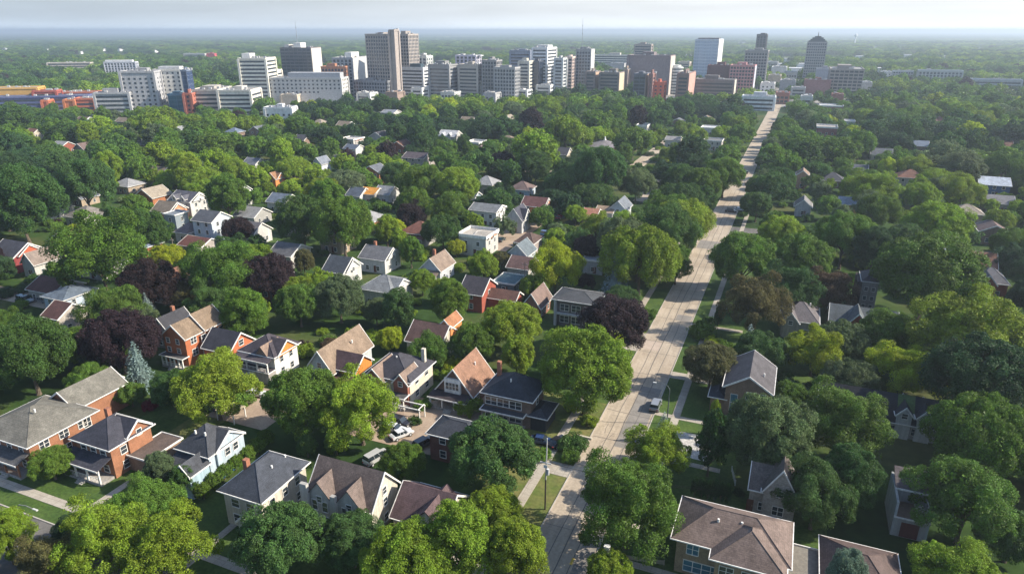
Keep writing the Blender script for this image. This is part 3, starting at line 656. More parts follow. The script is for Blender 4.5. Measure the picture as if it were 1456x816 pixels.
# 18
r, W, D = house('large tan brick house with a broad mauve brown hipped roof, lower right', 'the large mauve hip-roofed house', (952, 757), (1104, 803), (1132, 752), 5.8)
rf = block(r, -W / 2, W / 2, -D / 2, D / 2, 5.8, 2.8, 'hx', BR((.27, .20, .13)), SH((.175, .13, .112)), ov=.7)
block(r, W / 2 - 8.5, W / 2 - .5, -D / 2 - 2.0, D / 2 - 3, 5.81, 2.75, 'hy', BR((.27, .20, .13)), SH((.175, .13, .112)), ov=.7, wname='wing_wall', rname='wing_roof')
for x in (-W / 2 + 2.2, -W / 2 + 5.8): window(r, '-y', x, 3.6, W, D, 1.5, 1.6, style='b')
window(r, '-y', -W / 2 + 3.6, .7, W, D, 4.8, 1.7, style='b')
for x in (W / 2 - 7, W / 2 - 4.2, W / 2 - 1.8): window(r, '-y', x, 3.3, W, D, 1.7, 1.4, off=2.0); window(r, '-y', x, .7, W, D, 1.7, 1.5, off=2.0)
vent(rf, -2, -1.5, 8); vent(rf, 1, -1, 8); facewins(r, '-x', W, D, 5.8, sp=3)
block(r, W / 2 + .3, W / 2 + 5.2, -D / 2 - 2, D / 2 - 1, 3.2, .2, 'flat', BR((.27, .20, .13)), mat((.19, .175, .15), 'concrete'), wname='garage_wall', rname='garage_roof')
# 19
r, W, D = house('brown ridged roof behind the pale blue spruce at the bottom right corner', 'the brown roof at the bottom right', (1162, 842), (1272, 870), (1280, 792), 4.2)
rf = block(r, -W / 2, W / 2, -D / 2, D / 2, 4.2, 3.0, 'hx', BR((.2, .12, .1)), SH((.115, .08, .072)), ov=.5); facewins(r, '-y', W, D, 4.2)
# 20
r, W, D = house('grey walled house with dark wooden decks on top, hemmed in by trees at the right', 'the grey house with dark decks', (1266, 710), (1312, 726), (1326, 686), 5.6)
M_DK = mat((.06, .045, .045), 'shingle')
rf = block(r, -W / 2, W / 2, -D / 2 + 4, D / 2, 5.6, 1.2, 'sx', SD((.30, .31, .31)), SH((.10, .085, .09)), ov=.3)
block(r, -W / 2, W / 2, -D / 2, -D / 2 + 3.9, 3.2, .05, 'flat', SD((.34, .35, .35)), mat((.16, .11, .085), 'paint'), wname='deck_wall', rname='deck')
box('side_screen', r, SD((.40, .42, .42)), -W / 2 - .35, -W / 2 - .01, -D / 2, D / 2, 0, 5.8); box('side_screen', r, SD((.36, .42, .42)), W / 2 + .01, W / 2 + .3, -D / 2, D / 2 - 2, 0, 4.6)
rb = MB()
for i in range(9): rb.box(W / 2 - 1.3, W / 2 - .1, -D / 2 + .2 + i * .42, -D / 2 + .3 + i * .42, 3.6, 3.7)
rb.box(W / 2 - 1.4, W / 2 - 1.3, -D / 2 + .1, -D / 2 + 3.9, 3.58, 4.0); rb.build('deck_ladder', M_TRIM, r)
box('garage_door', r, mat((.12, .04, .04), 'siding'), -W / 2 + .8, W / 2 - .9, -D / 2 - .06, -D / 2 + .02, .1, 2.6); facewins(r, '+x', W, D, 5.6)
# 21
r, W, D = house('grey stone house with a pointed gable behind the big grey green tree', 'the pointed stone house', (1062, 690), (1126, 706), (1138, 678), 4.6)
rf = block(r, -W / 2, W / 2, -D / 2, D / 2, 4.6, 2.6, 'gx', ST((.34, .31, .27)), SH((.13, .11, .10)), ov=.4)
cross_gable(r, 1, 4.6, -D / 2 - .8, 1, 0, 5.2, 4.0, ST((.38, .35, .31)), SH((.13, .11, .10))); facewins(r, '-y', W, D, 4.6); window(r, '-y', 1, 1.2, W, D, 1.5, 1.5, off=.8); door(r, -3, D)
# 22
r, W, D = house('long near black roofed house with a mossy green roof patch and white dormers', 'the long black-roofed house', (1158, 578), (1325, 604), (1332, 582), 3.4)
rf = block(r, -W / 2, W / 2, -D / 2, D / 2, 3.4, 3.6, 'gx', SD((.33, .33, .32)), SH((.028, .03, .038)), ov=.5)
s = 3.6 / (D / 2); yy = -D / 2 + 1.2
mp_ = MB(); mp_.poly([(3.2, -D / 2 + 1.0, 3.4 + .26 + 1.0 * s), (6.0, -D / 2 + 1.0, 3.4 + .26 + 1.0 * s), (6.0, -D / 2 + 3.2, 3.4 + .26 + 3.2 * s), (3.2, -D / 2 + 3.2, 3.4 + .26 + 3.2 * s)], [(0, 1, 2, 3)]); mp_.build('moss_patch', mat((.07, .12, .04), 'stone'), rf)
for x in (W / 2 - 5.5, W / 2 - 2.2): cross_gable(r, x, 2.4, -D / 2 - .5, D / 5, 0, 4.9, 1.5, SD((.5, .5, .49)), SH((.03, .032, .04)))
facewins(r, '-y', W, D, 3.4, sp=1.7, wd=.9); facewins(r, '-x', W, D, 3.4)
box('fascia_post', r, mat((.38, .42, .46), 'paint'), -W / 2 - .9, -W / 2 - .6, -D / 2 - .5, -D / 2 - .2, 0, 4.6)
# 23
r, W, D = house('red brick house with a wide blue grey roof and one steep brick front gable', 'the red brick gabled house', (1177, 459), (1270, 464), (1272, 447), 4.2)
rf = block(r, -W / 2, W / 2, -D / 2, D / 2, 4.2, 2.8, 'gx', BR(REDB), SH((.10, .115, .125)), ov=.5)
cross_gable(r, -W / 2 + 5.8, 5.0, -D / 2 - 2.2, 0, 0, 4.2, 3.4, BR(REDB), SH((.10, .115, .125))); facewins(r, '-y', W, D, 4.2, sp=3)
window(r, '-y', -W / 2 + 5.0, 1.4, W, D, 2.3, 1.4, off=2.2)
# 24
r, W, D = house('weathered grey brown roof with a bent ridge left of the red brick gabled house', 'the weathered grey-brown roof', (1108, 452), (1158, 461), (1166, 440), 4.2)
rf = block(r, -W / 2, W / 2, -D / 2, D / 2, 4.2, 3.0, 'hx', SD((.3, .28, .25)), SH((.14, .125, .13)), ov=.5); cross_gable(r, -2, 3.6, -D / 2 - 1.2, 0, 0, 4.2, 2.2, SD((.3, .28, .25)), SH((.14, .125, .13))); vent(rf, 2, 0, 7); facewins(r, '-y', W, D, 4.2)
# 25
r, W, D = house('narrow grey tower like house with a dark top between tall trees', 'the narrow grey tower house', (1221, 399), (1244, 402), (1252, 390), 8.2)
rf = block(r, -W / 2, W / 2, -D / 2, D / 2, 8.2, 1.4, 'hy', SD((.3, .29, .27)), SH((.09, .08, .085)), ov=.3); box('dark_side_wall', r, M_DK, -W / 2 - 1.2, -W / 2 - .01, -D / 2, D / 2, 0, 8.0)
for z in (.9, 3.2, 5.7):
    for x in (-.8, .9): window(r, '-y', x, z, W, D, .8, 1.0)
# 26
r, W, D = house('red brick house with grey hipped roof near the right edge', 'the red brick house at the right edge', (1381, 399), (1424, 405), (1431, 390), 4.4)
rf = block(r, -W / 2, W / 2, -D / 2, D / 2, 4.4, 2.8, 'hx', BR(REDB), SH((.12, .12, .135)), ov=.4); cross_gable(r, -1.5, 4, -D / 2 - 1.2, 1, 0, 4.4, 2.4, BR(REDB), SH((.12, .12, .135))); facewins(r, '-y', W, D, 4.4)

# ---------------- smaller houses seen between the crowns: px centre of roof, px width, depth m, eave, rise, roof kind, roof colour, wall colour
M_DOORW = None
def cottage(cx, cy, wpx, D, ez, rise, kind, rc, wc, label, short, gable=None, name='house', cat='house', porch_=False, wins=True, wk='siding', dormers=0, chim=False):
    x, y = G(cx, cy, ez + rise * .5); mpp = math.hypot(y, 0) / (ct) * 0
    dep = y * ct + (H - ez) * st; W = max(5.0, wpx * dep / F * .93)
    a = thing(name, label, cat, x, y, 0)
    FOOT.append((x, y, max(W, D) * .5 + 2)); LAND.append((short, cx, cy))
    hh = 3.5 * F / dep; k0 = len(KP)
    keep_rect(cx - wpx * .4, cy - hh * .7, cx + wpx * .4, cy + hh * .6, y, 5)
    wm = mat(wc, wk); rm = SH(rc)
    if cy < 330: _q = KP[k0:]; random.Random(int(cx)).shuffle(_q); KP[k0:] = _q[:9]
    rf = block(a, -W / 2, W / 2, -D / 2, D / 2, ez, rise, kind, wm, rm, ov=.5)
    if gable:
        side_gable(a, 0, D * .7, 0, W / 2 + .45, ez - .3, ez + .1, rise * .8, mat(gable, 'siding'), rm, True)
    if wins:
        facewins(a, '-y', W, D, ez, sp=2.9, wd=1.1)
        if cx < 1155: facewins(a, '+x', W, D, ez, sp=3.2)
        else: facewins(a, '-x', W, D, ez, sp=3.2)
        door(a, W * .1, D)
    if porch_: porch(a, -W / 2 + .3, W / 2 - .3, D, 2.0, 2.8, rm, rail=False)
    for i in range(dormers):
        dx = (i - (dormers - 1) / 2) * W / max(dormers, 1) * .8
        cross_gable(a, dx, 2.2, -D / 2 - .3, D * .1, 0.1, ez + .9, 1.2, SD(WHITE), rm)
    if chim: chimney(a, rf, -W * .2, .5, ez + rise * .4, ez + rise + 1.3)
    return a
BG = (.10, .105, .125); LG = (.22, .22, .22); WH = (.54, .53, .51); LB = (.45, .53, .62); RB = (.16, .075, .06)
for args in (
 (24, 350, 52, 10, 5.2, 3.2, 'gx', (.07, .07, .085), (.26, .05, .05), 'dark red barn like house with a charcoal roof at the left edge', 'the dark red house at the left edge', (.5, .12, .06)),
 (56, 362, 26, 8, 4.5, 3.0, 'gy', (.24, .19, .16), (.5, .48, .45), 'tan roofed white cottage touching the dark red house', 'the tan cottage by the dark red house'),
 (78, 401, 56, 9, 3.6, 2.2, 'gx', (.13, .06, .05), (.4, .38, .35), 'maroon roofed house with a rounded white rimmed entry beside the left lawn', 'the maroon-roofed house'),
 (98, 412, 44, 9, 5.6, 1.6, 'hx', (.12, .15, .19), LB, 'powder blue two storey house above the red brown roofed one', 'the powder blue house'),
 (92, 436, 34, 8, 4.6, 2.4, 'gx', (.11, .055, .048), (.42, .38, .34), 'red brown roofed house with a white columned side at the left', 'the red-brown roof at the left', None, 'house', 'house', True),
 (58, 256, 22, 9, 3.6, 2.4, 'hx', (.22, .22, .22), (.35, .06, .05), 'grey hipped roof over dark red walls near the upper left', 'the grey roof with red walls'),
 (78, 292, 28, 10, 3.8, 2.2, 'gx', (.20, .18, .18), (.5, .48, .45), 'pinkish grey roof left of the faceted grey roof', 'the pinkish grey roof'),
 (124, 299, 42, 11, 3.6, 3.2, 'hx', (.21, .19, .17), (.5, .48, .45), 'wide grey brown hipped roof with a pointed centre, alone among the left trees', 'the faceted grey-brown roof'),
 (240, 292, 34, 9, 4.4, 3.0, 'gx', (.22, .18, .14), (.60, .28, .16), 'khaki roofed house with an orange pink wall', 'the khaki-roofed house', (.6, .28, .16)),
 (250, 303, 22, 6, 6.0, .3, 'flat', (.22, .25, .28), (.24, .28, .31), 'plain blue grey box of a house below the khaki roof', 'the blue-grey box house'),
 (268, 277, 42, 10, 6.0, 2.8, 'gx', (.10, .10, .12), WH, 'white house with arched white dormers under a charcoal roof', 'the white house with arched dormers', WH, 'house', 'house', False, True, 'siding', 2),
 (333, 265, 30, 10, 6.6, 3.6, 'gx', (.12, .13, .16), (.7, .69, .66), 'tall white gabled house under a slate roof behind a pointed tree', 'the tall white gabled house'),
 (300, 305, 38, 9, 8.2, 2.6, 'gx', (.10, .105, .12), (.55, .62, .68), 'three storey pale blue and white house beside the dark purple tree', 'the three storey pale blue house'),
 (284, 341, 44, 9, 3.0, 1.8, 'gx', (.14, .06, .05), (.4, .36, .33), 'low rust red roof in front of the three storey pale blue house', 'the low rust red roof'),
 (271, 322, 24, 9, 3.6, 2.4, 'hx', (.20, .16, .155), (.5, .48, .46), 'taupe roof between the rust red roof and the round tree', 'the taupe roof'),
 (364, 322, 22, 9, 4.4, 3.0, 'gx', (.17, .16, .17), WH, 'grey gabled white house right of the dark purple tree', 'the grey gabled house'),
 (412, 351, 40, 10, 4.2, 2.4, 'gx', (.12, .12, .13), (.5, .48, .45), 'long charcoal roof with little white chimneys at left centre', 'the long charcoal roof'),
 (392, 248, 16, 7, 5.5, 2.5, 'gy', (.3, .16, .09), (.75, .25, .08), 'bright orange gable end poking out of the trees', 'the bright orange gable', (.75, .25, .08)),
 (402, 280, 34, 9, 4.4, 2.6, 'gx', (.15, .18, .23), WH, 'blue grey roofed house with a white gable edge', 'the blue-grey roof with the white gable'),
 (362, 228, 24, 9, 4.4, 2.4, 'gx', (.15, .16, .19), WH, 'slate roofed white house at upper left centre', 'the slate roof at upper left'),
 (457, 227, 16, 8, 5, 3, 'gy', (.2, .22, .26), (.6, .63, .68), 'small pale blue gable peeping out of the trees', 'the small pale blue gable'),
 (510, 271, 24, 9, 4.2, 2.6, 'gx', (.10, .12, .16), WH, 'steel blue roof left of the amber roof', 'the steel blue roof'),
 (529, 270, 26, 9, 4.6, 1.8, 'gx', (.60, .27, .05), (.5, .46, .4), 'amber yellow arched looking roof at centre left', 'the amber roof'),
 (550, 269, 26, 9, 4.4, 2.6, 'gx', (.24, .25, .27), WH, 'light grey roof right of the amber roof', 'the light grey roof'),
 (594, 220, 36, 11, 5.2, 2.2, 'gx', (.10, .08, .09), (.42, .38, .36), 'plum black wide roof behind two white chimneys', 'the wide plum black roof'),
 (598, 321, 42, 11, 4.2, 3.0, 'hx', (.19, .085, .065), (.42, .40, .37), 'rust brown hipped roof beside a round dark tree', 'the rust brown hipped roof', None, 'house', 'house', True),
 (622, 369, 32, 9, 4.2, 3.2, 'gy', (.24, .18, .14), (.5, .52, .55), 'tan gabled cottage with white trim and blue grey walls', 'the tan gabled cottage at centre', None, 'house', 'house', True, True, 'siding', 0, True),
 (486, 372, 36, 9, 4.8, 3.2, 'gx', (.07, .08, .095), WH, 'white house with crossing gables and a near black roof', 'the white crossed-gable house', WH, 'house', 'house', True),
 (540, 356, 44, 9, 4.6, 2.6, 'gx', (.15, .15, .16), WH, 'grey roofed white house with an orange capped chimney', 'the white house with the orange chimney', WH, 'house', 'house', False, True, 'siding', 0, True),
 (549, 398, 54, 11, 4.8, 2.6, 'hx', (.19, .20, .21), WH, 'broad pale grey roofed house with white gable ends above the spread of trees', 'the broad pale grey roof', WH),
 (680, 331, 46, 10, 6.2, .9, 'flat', (.42, .38, .33), (.52, .50, .47), 'boxy off white modern house with a coral end wall', 'the boxy off-white house', (.62, .26, .14)),
 (694, 293, 44, 10, 6.2, 1.6, 'gx', (.18, .19, .20), (.62, .62, .6), 'long grey roofed house with a white end wall at centre', 'the long grey roof at centre', WH),
 (671, 276, 20, 8, 4.5, 2.2, 'gx', (.09, .12, .17), (.30, .36, .42), 'dark blue roofed house behind the long grey roof', 'the dark blue roof'),
 (737, 301, 26, 9, 5.0, 4.0, 'gy', (.06, .06, .08), (.5, .5, .5), 'black steep gabled house with white trim beside the orange gabled one', 'the black steep gabled house', WH),
 (763, 285, 36, 9, 5.4, 2.6, 'gx', (.14, .065, .06), (.60, .22, .09), 'maroon roofed house with an orange brick gable', 'the maroon roof with the orange gable', (.62, .24, .1), 'house', 'house', False, True, 'brick'),
 (752, 336, 28, 9, 4.4, 2.4, 'hx', (.10, .065, .055), (.35, .3, .28), 'brown roof with a white skylight at centre', 'the brown skylight roof'),
 (742, 350, 30, 8, 5.4, 3.0, 'gy', (.14, .17, .19), (.45, .52, .54), 'aqua grey gable with a big picture window', 'the aqua grey gable'),
 (744, 370, 34, 9, 3.8, 2.2, 'gx', (.13, .08, .075), (.42, .40, .38), 'dusky brown roofed house left of the bright yellow green tree', 'the dusky brown roof', (.5, .3, .25)),
 (724, 397, 34, 8, 3.0, .3, 'flat', (.10, .16, .18), (.12, .15, .16), 'low dark teal roofed garage behind the red brick house', 'the dark teal garage roof', None, 'garage', 'garage'),
 (883, 288, 24, 10, 5.2, 3.0, 'gy', (.17, .19, .22), (.6, .62, .64), 'blue grey gabled white house by the curving lane', 'the blue grey gable by the curving lane'),
 (863, 296, 26, 9, 4.0, 1.4, 'gx', (.30, .22, .16), WH, 'sandy low roof beside the curving lane', 'the sandy low roof'),
 (842, 300, 22, 8, 3.6, 1.8, 'gx', (.40, .19, .13), (.5, .4, .35), 'salmon red low roof left of the sandy one', 'the salmon red roof'),
 (848, 366, 30, 8, 4.0, .4, 'flat', (.30, .31, .33), (.38, .38, .38), 'cluttered grey flat roofed shed under the dark purple tree', 'the grey flat roof under the purple tree', None, 'shed', 'shed'),
 (500, 197, 26, 12, 6.0, .6, 'flat', (.5, .47, .45), (.55, .5, .46), 'white topped flat building with a red sign band among trees at upper centre', 'the white topped flat building', (.6, .2, .12), 'low_building', 'building'),
 (503, 208, 22, 9, 5.0, 1.8, 'gx', (.10, .12, .16), WH, 'navy roofed house below the white topped flat building', 'the navy roof'),
 (640, 189, 28, 12, 5.0, 3.2, 'gx', (.52, .52, .54), WH, 'white gabled roof with little white dormers at upper centre', 'the white gabled roof', WH, 'house', 'house', False, True, 'siding', 2),
 (677, 202, 22, 12, 4.6, 1.0, 'flat', (.5, .48, .47), (.4, .3, .33), 'pinkish white flat roof right of the white gabled roof', 'the pinkish flat roof', None, 'low_building', 'building'),
 (556, 158, 22, 12, 5, 2.0, 'gx', (.25, .27, .31), WH, 'grey roof right below the skyline behind the first trees', 'the grey roof below the skyline'),
 (915, 178, 16, 12, 5, 1.2, 'flat', (.5, .52, .54), WH, 'white flat roof among trees below the brown apartment slabs', 'the white flat roof below the slabs', None, 'low_building', 'building'),
 (958, 196, 20, 12, 5, 1.5, 'gx', (.25, .24, .24), WH, 'grey warehouse roof left of the long street', 'the grey warehouse roof', None, 'low_building', 'building'),
 (1015, 199, 26, 12, 5.5, .6, 'flat', (.24, .24, .25), (.5, .46, .42), 'pale walled flat building just left of the long street', 'the pale flat building by the street', None, 'low_building', 'building'),
 (1010, 181, 24, 14, 5, .6, 'flat', (.55, .55, .55), WH, 'long white roof left of the far end of the street', 'the long white roof', None, 'low_building', 'building'),
 (866, 224, 10, 8, 6.5, 2.0, 'gy', (.2, .12, .09), (.5, .2, .1), 'small brick kiosk house beside the curving lane', 'the small brick kiosk house'),
 (1176, 180, 28, 14, 10.5, .8, 'flat', (.38, .34, .3), (.22, .095, .085), 'square red brick block with a pale roof right of the street', 'the square red brick block', None, 'brick_block', 'building', False, True, 'brick'),
 (1182, 150, 32, 18, 10, .8, 'flat', (.6, .6, .6), (.26, .15, .12), 'brown block with a clean white roof near the street end', 'the brown block with the white roof', None, 'brick_block', 'building', False, True, 'brick'),
 (1208, 172, 14, 12, 7, .6, 'flat', (.5, .5, .52), (.45, .46, .5), 'small pale grey block right of the square red brick block', 'the small pale grey block', None, 'brick_block', 'building'),
 (1412, 256, 40, 11, 5.4, 2.6, 'gx', (.45, .50, .58), (.08, .14, .30), 'blue walled house with a pale roof at the far right', 'the blue house at the far right', None),
 (1420, 282, 36, 10, 4.0, 2.4, 'gx', (.19, .185, .2), (.4, .38, .36), 'grey streaked roof below the blue walled house', 'the grey streaked roof at the far right'),
 (1222, 237, 22, 10, 4.2, 1.8, 'gx', (.08, .09, .11), (.2, .2, .2), 'dark slate roof between the right hand trees', 'the dark slate roof on the right'),
 (1142, 244, 10, 8, 6.5, 2.0, 'gy', (.26, .18, .13), (.5, .3, .2), 'tiny ochre house right of the street at a small lane', 'the tiny ochre house'),
 (1207, 284, 26, 9, 4, 2, 'gx', (.20, .24, .30), (.5, .3, .1), 'blue grey roof with a yellow end right of the street', 'the blue grey roof with the yellow end', (.6, .4, .06)),
 (1143, 286, 22, 8, 4.2, 2.6, 'gy', (.2, .19, .19), (.45, .44, .43), 'small grey house with a round white window near the street', 'the small grey house near the street'),
 (1322, 402, 20, 8, 4, 2, 'gx', (.08, .10, .15), (.3, .2, .15), 'navy roof corner between the tall right hand trees', 'the navy roof corner'),
): cottage(*args)
# more roofs that only just show between the crowns
_rr = random.Random(21); _pts = []
_rc = [('slate grey', (.13, .14, .16)), ('charcoal', (.07, .07, .08)), ('rusty brown', (.20, .10, .07)), ('tan', (.24, .19, .14)), ('pale grey', (.30, .30, .31)), ('sandy', (.33, .28, .22)), ('bluish', (.16, .20, .27)), ('mauve brown', (.17, .12, .11))]
_wl = [('grey', (.36, .35, .33)), ('cream', (.50, .45, .37)), ('brown', (.24, .17, .13)), ('tan', (.38, .30, .22)), ('orange brick', (.42, .17, .08)), ('red brick', (.28, .09, .06)), ('pale blue', (.45, .52, .6))]
_seen = set()
for (rx0, rx1, ry0, ry1, nn) in ((40, 900, 165, 300, 30), (60, 640, 300, 400, 9), (1140, 1440, 165, 330, 9), (1300, 1440, 330, 420, 2), (930, 1010, 165, 210, 3)):
    k = 0; tries = 0
    while k < nn and tries < 900:
        tries += 1
        cx, cy = _rr.uniform(rx0, rx1), _rr.uniform(ry0, ry1)
        if any(abs(cx - a) < 26 + (cy - 150) * .07 and abs(cy - b_) < 13 + (cy - 150) * .06 for s, a, b_ in LAND): continue
        gx, gy = G(cx, cy, 5); uu_, vv_ = UV(gx, gy)
        if RV0 - 12 < vv_ < RV1 + 12 or 250 < uu_ < 272 or 326 < uu_ < 352: continue
        if any(math.hypot(gx - q[0], gy - q[1]) < q[2] + 9 for q in FOOT): continue
        (rn, rc), (wn, wc_) = _rr.choice(_rc), _rr.choice(_wl); ezz = _rr.choice((3.4, 4.6, 5.6)); kd = _rr.choice(('gx', 'gx', 'gy', 'hx'))
        near = sorted(LAND, key=lambda q: math.hypot(q[1] - cx, (q[2] - cy) * 1.3))
        dn = None
        for nr_ in near[:6]:
            dx, dy = cx - nr_[1], cy - nr_[2]
            w_ = ('left of' if dx < 0 else 'right of') if abs(dx) > abs(dy) * 1.2 else ('above' if dy < 0 else 'below')
            L_ = f'{wn} walled house with {rn} roof {w_} {nr_[0]}'
            if L_ not in _seen and len(L_.split()) <= 16: dn = L_; break
        if not dn: continue
        _seen.add(dn); sv = LAND[:]; n0 = len(KP)
        cottage(cx, cy, 3400 / (gy * ct + 30) * _rr.uniform(2.5, 3.4), _rr.uniform(8, 10.5), ezz, _rr.uniform(2.2, 3.2), kd, rc, wc_, dn, '', None)
        LAND[:] = sv; _m = KP[n0:]; _rr.shuffle(_m); KP[n0:] = _m[:4]; _pts.append((cx, cy)); LAND.append(('', cx, cy)); k += 1
LAND[:] = [q for q in LAND if q[0]]
# a round pavilion, upper centre
x, y = G(860, 203, 6); t = thing('pavilion', 'round pavilion with a shallow grey conical roof on a brick ring', 'pavilion', x, y); LAND.append(('the round pavilion', 860, 203)); FOOT.append((x, y, 12)); keep_rect(845, 198, 876, 212, y, 4)
MB().cyl(0, 0, 0, 4.5, 10.2, 28).build('wall', BR((.32, .14, .09)), t); MB().cyl(0, 0, 4.502, 7.5, 11.2, 28, 1.0).build('roof', SH((.22, .20, .21)), t); MB().cyl(0, 0, 7.3, 9.6, .9, 12, .3).build('cupola', M_TRIM, t)
# ---------------------------------------------------------------- skyline
BAND = mat((.045, .055, .07), 'glass')
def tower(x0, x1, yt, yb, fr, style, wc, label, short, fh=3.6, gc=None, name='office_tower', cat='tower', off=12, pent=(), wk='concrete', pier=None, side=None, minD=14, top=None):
    Y = 72500.0 / (yb + off - 44)
    cx = (x0 + x1) / 2; az = math.atan((cx - CX) / (F / ct)); rel = AZ - az; rz_ = ROT
    if rel > .6: rz_ = -(az + .32); rel = .32
    bx, by = G(cx, yb + off, 0); by = Y
    hd = Y * ct + 30 * st                       # depth at mid height
    wm = (x1 - x0) * hd / F
    W = fr * wm / math.cos(rel); D = (1 - fr) * wm / max(abs(math.sin(rel)), .12); D = max(minD, min(D, 60))
    X = (cx - CX) * (Y * ct + (H - 20) * st) / F
    # height from the top pixel
    d = (yt - CY) / F; z = H + Y * (-st - d * ct) / (ct - d * st)
    Hh = max(z, 6)
    x, y = X, Y + D * .3
    t = thing(name, label, cat, x, y, 0, rz_); FOOT.append((x, y, max(W, D) * .55 + 5)); LAND.append((short, cx, (yt + yb) / 2))
    keep_rect(x0 + 1, yt + 2, x1 - 1, yb - 1, y, 7)
    wmat = mat(wc, wk)
    glass = mat(gc, 'glass') if gc else BAND
    if cat in ('tower', 'office block', 'building', 'parking garage') and max(wc) > .2: wmat = mat(tuple(min(.72, c * 1.2) for c in wc), wk)
    box('wall', t, wmat, -W / 2, W / 2, -D / 2, D / 2, 0, Hh)
    n = max(1, int(Hh / fh)); hW, hD = W / 2, D / 2
    if style in ('bands', 'grid', 'ribs', 'glass', 'dark'):
        hh = {'bands': 1.7, 'grid': 2.2, 'ribs': 2.6, 'glass': 3.35, 'dark': 2.5}[style]
        mb = MB(); q = .12; mb.box(-hW - q, hW + q, -hD - q, hD + q, 0, hh); me = bpy.data.meshes.new('window_band'); me.from_pydata(mb.v, [], mb.f); me.materials.append(glass)
        for i in range(n):
            z = .8 + i * fh + (Hh - n * fh) * .3
            if z + hh < Hh - .3: link('window_band', me, t, (0, 0, z))
    elif style == 'punched':
        hh, ww = fh * .45, 1.7
        mb = MB(); mb.box(-ww / 2, ww / 2, -.12, .1, 0, hh); me = bpy.data.meshes.new('window'); me.from_pydata(mb.v, [], mb.f); me.materials.append(glass)
        cnt = 0; nx = max(1, int(W / 4.2)); ny = max(1, int(D / 4.6))
        for i in range(n - 1, -1, -1):
            for j in range(nx):
                if cnt < 78: link('window', me, t, (-hW + W * (j + .5) / nx, -hD, 1 + i * fh)); cnt += 1
            sx = hW if az < AZ else -hW
            for j in range(ny):
                if cnt < 99: link('window', me, t, (sx, -hD + D * (j + .5) / ny, 1 + i * fh), math.pi / 2); cnt += 1
    ps, pw = pier or {'bands': (0, 0), 'grid': (3.2, .9), 'ribs': (4.2, 1.7), 'glass': (6, .12), 'punched': (0, 0), 'dark': (5, .5)}.get(style, (0, 0))
    pb = MB()
    if ps:
        k = max(1, int(W / ps)); s = .45
        for i in range(k + 1):
            a = -hW + W * i / k; pb.box(a - pw / 2, a + pw / 2, -hD - s, -hD - .001, 0, Hh); pb.box(a - pw / 2, a + pw / 2, hD + .001, hD + s, 0, Hh)
        k = max(1, int(D / ps))
        for i in range(k + 1):
            a = -hD + D * i / k; pb.box(-hW - s, -hW - .001, a - pw / 2 + .01, a + pw / 2 - .01, 0, Hh); pb.box(hW + .001, hW + s, a - pw / 2 + .01, a + pw / 2 - .01, 0, Hh)
    else:
        for a in (-hW, hW):
            for b_ in (-hD, hD): box('corner_pier', t, wmat, a - 1.0, a + 1.0, b_ - 1.0, b_ + 1.0, 0, Hh)
    if ps and len(pb.v) > 60: pb.build('facade_frame', wmat, t)
    rb = MB(); e = .6; h1 = Hh + 1.1
    rb.box(-hW - e, hW + e, -hD - e, -hD, Hh - .5, h1); rb.box(-hW - e, hW + e, hD, hD + e, Hh - .5, h1); rb.box(-hW - e, -hW, -hD + .01, hD - .01, Hh - .5, h1); rb.box(hW, hW + e, -hD + .01, hD - .01, Hh - .5, h1)
    rb.build('parapet', mat(tuple(min(.8, c * 1.15) for c in wc), wk), t)
    box('roof', t, mat((.28, .27, .26), 'concrete'), -hW + .01, hW - .01, -hD + .01, hD - .01, Hh + .004, Hh + .3)
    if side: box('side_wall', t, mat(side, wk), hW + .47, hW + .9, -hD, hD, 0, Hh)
    rr = random.Random(int(x0 * 7 + yt))
    for (a, b_, ph, pc) in () if cat in ('hall', 'shed') else (pent or ((rr.uniform(.2, .45), rr.uniform(.55, .8), rr.uniform(2.5, 4.5), None),)):
        box('penthouse', t, mat(pc or tuple(c * .9 for c in wc), wk), -hW + W * a, -hW + W * b_, -D * .25, D * .25, Hh + .31, Hh + ph)
    for i in range(7 if W > 14 else 3):
        ux, uy = rr.uniform(-hW * .8, hW * .7), rr.uniform(-hD * .9, hD * .8); box('roof_unit', t, mat((.4, .4, .4), 'metal'), ux, ux + 2.2, uy, uy + 1.8, Hh + .31, Hh + 1.5 + rr.random())
    return t, W, D, Hh
PALE = (.46, .44, .40); GR = (.30, .29, .29); BRN = (.20, .16, .14); WB = (.62, .61, .59); STEEL = (.22, .25, .29)
t, W, D, Hh = tower(177, 222, 103, 152, .95, 'punched', (.34, .34, .35), 'broad pale grey slab block with sparse punched windows, leftmost big block of the skyline', 'the pale grey slab block', off=8, minD=18)
t, W, D, Hh = tower(224, 262, 100, 148, .9, 'punched', (.52, .50, .46), 'cream block with a blue glass bay joined right of the pale grey slab block', 'the cream block', off=8, minD=22, pent=((.1, .9, 3, (.5, .5, .5)),))
tower(260, 273, 101, 153, .5, 'glass', (.12, .15, .21), 'slim navy glass end tower right of the cream block', 'the slim navy glass tower', gc=(.035, .06, .13), off=8)
tower(239, 261, 135, 156, .95, 'glass', (.14, .24, .32), 'low teal glass annex at the foot of the cream block', 'the teal glass annex', gc=(.04, .14, .20), off=3, name='glass_annex', cat='building')
tower(261, 272, 134, 160, .95, 'punched', (.38, .13, .09), 'narrow coral red panel block at the foot of the navy glass tower', 'the coral red panel block', off=2, name='panel_block', cat='building')
tower(150, 191, 89, 104, .95, 'ribs', (.45, .46, .50), 'white topped ribbed block peeping over the trees at the upper left', 'the white ribbed block', off=4, pent=((.02, .9, 3.5, (.7, .7, .7)),), name='office_block', cat='office block')
